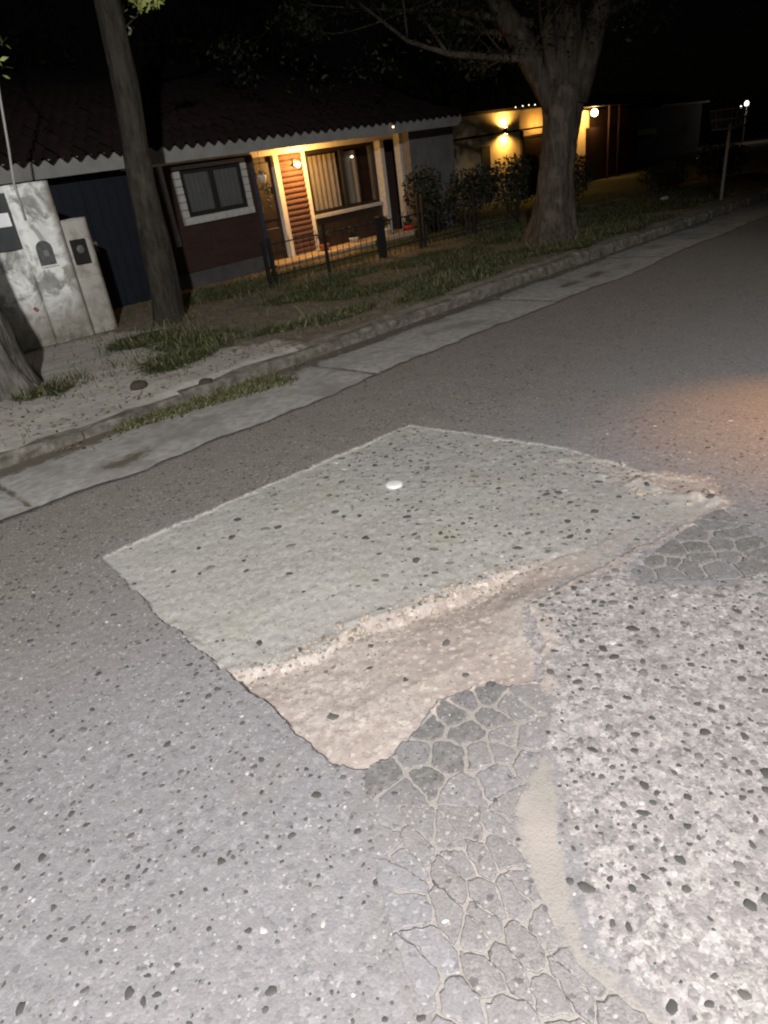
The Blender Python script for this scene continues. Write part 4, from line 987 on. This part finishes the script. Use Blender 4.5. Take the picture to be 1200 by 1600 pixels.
# background trees behind the houses
for (x, y, hgt, lb) in ((6.5, 18, 7, 'dim dark tree rising behind the left half of the tiled roof'), (13, 19, 8, 'dim dark tree rising behind the right half of the tiled roof'), (27, 22, 8, 'dim dark tree rising behind the far lit houses')):
    e = empty('background_tree', (x, y, 0)); tag(e, lb, 'tree', 'trees behind the houses'); mb = MB(); tips = []
    mb.tube([(0, 0, 0), (.1, 0, hgt*.3), (.15, .1, hgt*.6)], [.25, .2, .12], 8)
    for k in range(6): branch(mb, (.12, .05, hgt*(.3+.05*k)), (random.gauss(0, 1), random.gauss(0, 1), .5), hgt*.3, .07, 1, 7, .4, 2, tips)
    mb.build('trunk', M['bark'], e, True); leaf_cloud('crown', [(p.x, p.y, p.z, .9, .9, .7) for p in tips], 2500, .10, M['leaf_dark'], e)

# ================================================================== FAR HOUSES
h2 = empty('ochre_house', (17.5, 14, 0), (0, -.02, 0)); tag(h2, 'ochre walled house with black beams lit by an up and down sconce', 'house'); HO = (17.5, 14, 0)
def h2b(name, x0, x1, y0, y1, z0, z1, mat, b=0): return MB().box(x0, x1, y0, y1, z0, z1, b).build(name, M[mat], h2, False, HO)
h2b('wall', 17.3, 20.95, 14.02, 14.3, -.1, 2.56, 'ochre'); h2b('roof_slab', 17.1, 23.6, 13.98, 18, 2.562, 2.64, 'black')
h2b('beam', 17.3, 22.9, 13.96, 14.018, 1.965, 2.02, 'black'); h2b('post', 20.96, 21.06, 13.95, 14.2, -.1, 1.96, 'black')
h2b('canopy_wall', 21.07, 23.4, 14.35, 14.5, -.1, 2.56, 'ochre'); h2b('canopy_rail', 21.07, 23.4, 14.30, 14.348, 1.75, 1.80, 'black'); h2b('canopy_base', 21.08, 23.38, 14.25, 14.345, -.1, 1.70, 'brick')
h2b('window', 18.8, 19.25, 13.98, 14.018, 1.0, 1.70, 'darkframe')
sc = empty('wall_sconce', (20.0, 13.99, 2.09)); tag(sc, 'black cylinder sconce throwing light up and down the ochre wall', 'lamp')
MB().lathe((0, -.06, -.09), [(.04, 0), (.045, .01), (.045, .17), (.04, .18)], 12).build('body', M['black'], sc, True); MB().box(-.02, .02, -.02, .02, -.03, .03).build('bracket', M['black'], sc)
for z in (.092, -.102): MB().lathe((0, -.06, z), [(.034, 0), (.034, .01)], 12).build('lens', M['bulb'], sc, True)
lamp('sconce_up', 'SPOT', (20.0, 13.86, 2.20), 130, (1, .55, .14), .05, (20.0, 13.99, 3.0), 165, .5)
lamp('sconce_down', 'SPOT', (20.0, 13.86, 1.97), 130, (1, .55, .14), .05, (20.0, 13.99, 1.0), 165, .5)
lamp('canopy_light', 'POINT', (22.3, 14.0, 2.1), 100, (1, .5, .12), .04)
for k, x in enumerate((20.6, 21.0, 21.35, 21.7)):
    o = MB().sphere((0, 0, 0), .015, seg=8, rings=6).build('string_bulb', M['bulb_w'] if k in (1, 3) else M['bulb_s'], None, True); o.location = (x, 13.95, 2.72+.02*math.sin(x*3))
    tag(o, ['leftmost tiny bulb on the far roof edge above the ochre wall','second tiny bulb from the left on the far roof edge','third tiny bulb from the left on the far roof edge','tiny roof edge bulb nearest the thick tree trunk'][k], 'bulb', 'string lights on the ochre house'); MB().tube([(0, 0, .018), (0, 0, .05)], .006, 5).build('socket', M['black'], o)
h3 = empty('far_house', (25.4, 14.6, 0)); tag(h3, 'far dark house with a bright lamp behind the thick tree', 'house')
for nm, bx, mt in (('wall', (-.6, 1.35, .2, .4, -.1, 2.5), 'ochre'), ('side_wall', (1.352, 4.5, .2, .4, -.1, 2.5), 'brick'), ('roof', (-1, 5, -.6, 4, 2.56, 2.68), 'black'), ('post', (1.6, 1.66, -.5, -.44, -.1, 2.55), 'brick'), ('post', (2.4, 2.46, -.5, -.44, -.1, 2.55), 'brick'), ('screen', (.3, 4.4, -.3, -.25, -.1, 1.9), 'brick')):
    MB().box(*bx).build(nm, M[mt], h3)
fl = empty('far_lamp', (26.4, 14.5, 2.38)); tag(fl, 'dazzling warm lamp seen just right of the thick tree trunk', 'lamp')
MB().sphere((0, -.1, 0), .12, seg=12, rings=8).build('globe', M['bulb'], fl, True); MB().tube([(0, 0, .12), (0, -.1, .1), (0, -.1, .06)], .012, 6).build('arm', M['black'], fl)
lamp('far_lamp_light', 'POINT', (26.1, 14.2, 2.25), 75, (1, .55, .16), .06)
h4 = empty('distant_house', (40, 19, 0)); tag(h4, 'distant unlit house with a pale roof edge right of the bright lamp', 'house')
MB().box(-3, 8, 0, 5, -.1, 2.6).build('wall', M['plinth'], h4); MB().add([(-3.5, -.5, 2.6), (8.5, -.5, 2.6), (8.5, 2.8, 3.6), (-3.5, 2.8, 3.6), (8.5, 6, 2.6), (-3.5, 6, 2.6)], [(0, 1, 2, 3), (3, 2, 4, 5), (0, 3, 5), (1, 4, 2)]).build('roof', M['black'], h4)
MB().box(1, 7.5, -.62, -.51, 2.56, 2.66).build('gutter', M['white'], h4); MB().box(-1, 1.5, -.2, -.02, 1.3, 1.6, .02).build('air_conditioner', M['white'], h4)
dl = empty('distant_lamp', (50, 17.1, 0)); tag(dl, 'distant white lamp at the right edge beyond the post basket', 'lamp')
MB().tube([(0, 0, 0), (0, 0, 2.2)], .04, 6).build('pole', M['wood_post'], dl); MB().sphere((0, 0, 2.25), .13, (1, 1, 1.2), 12, 8).build('globe', emis('dim_white_globe', (1, .93, .8), 3), dl, True)
MB().sphere((-.9, 0, 2.1), .06, seg=8, rings=6).build('side_bulb', M['bulb_w'], dl, True)
lamp('distant_lamp_light', 'POINT', (50, 16.6, 2.3), 30, (1, .9, .75), .1)
# raised litter basket on a post
bk = empty('litter_basket', (15.95, 5.75, .05)); tag(bk, 'raised wire litter basket on a thin pale post by the far kerb', 'basket')
MB().tube([(0, 0, -.1), (.01, -.01, .8), (.03, -.02, 1.48)], [.035, .032, .03], 8, wob=.1).build('post', M['wood_post'], bk, True)
wx_, wy_, z0, z1 = .34, .26, 1.40, 1.74
grey = simple('galvanised_wire', (.06, .055, .05), .7, .2)
for z, s in ((z1, 1), ((z0+z1)/2, .9), (z0, .8)):
    p = [(-wx_*s, -wy_*s, z), (wx_*s, -wy_*s, z), (wx_*s, wy_*s, z), (-wx_*s, wy_*s, z), (-wx_*s, -wy_*s, z)]
    MB().tube(p, .014, 6).build('hoop', grey, bk)
for i in range(7):
    t = -1+2*i/6
    for sy in (-1, 1): MB().tube([(t*wx_*.8, sy*wy_*.8, z0), (t*wx_, sy*wy_, z1)], .007, 5).build('bar', grey, bk)
for i in range(1, 5):
    t = -1+2*i/5
    for sx_ in (-1, 1): MB().tube([(sx_*wx_*.8, t*wy_*.8, z0), (sx_*wx_, t*wy_, z1)], .007, 5).build('bar', grey, bk)
for i in range(6):
    t = -1+2*i/5; MB().tube([(t*wx_*.8, -wy_*.8, z0), (t*wx_*.8, wy_*.8, z0)], .007, 5).build('base_bar', grey, bk)
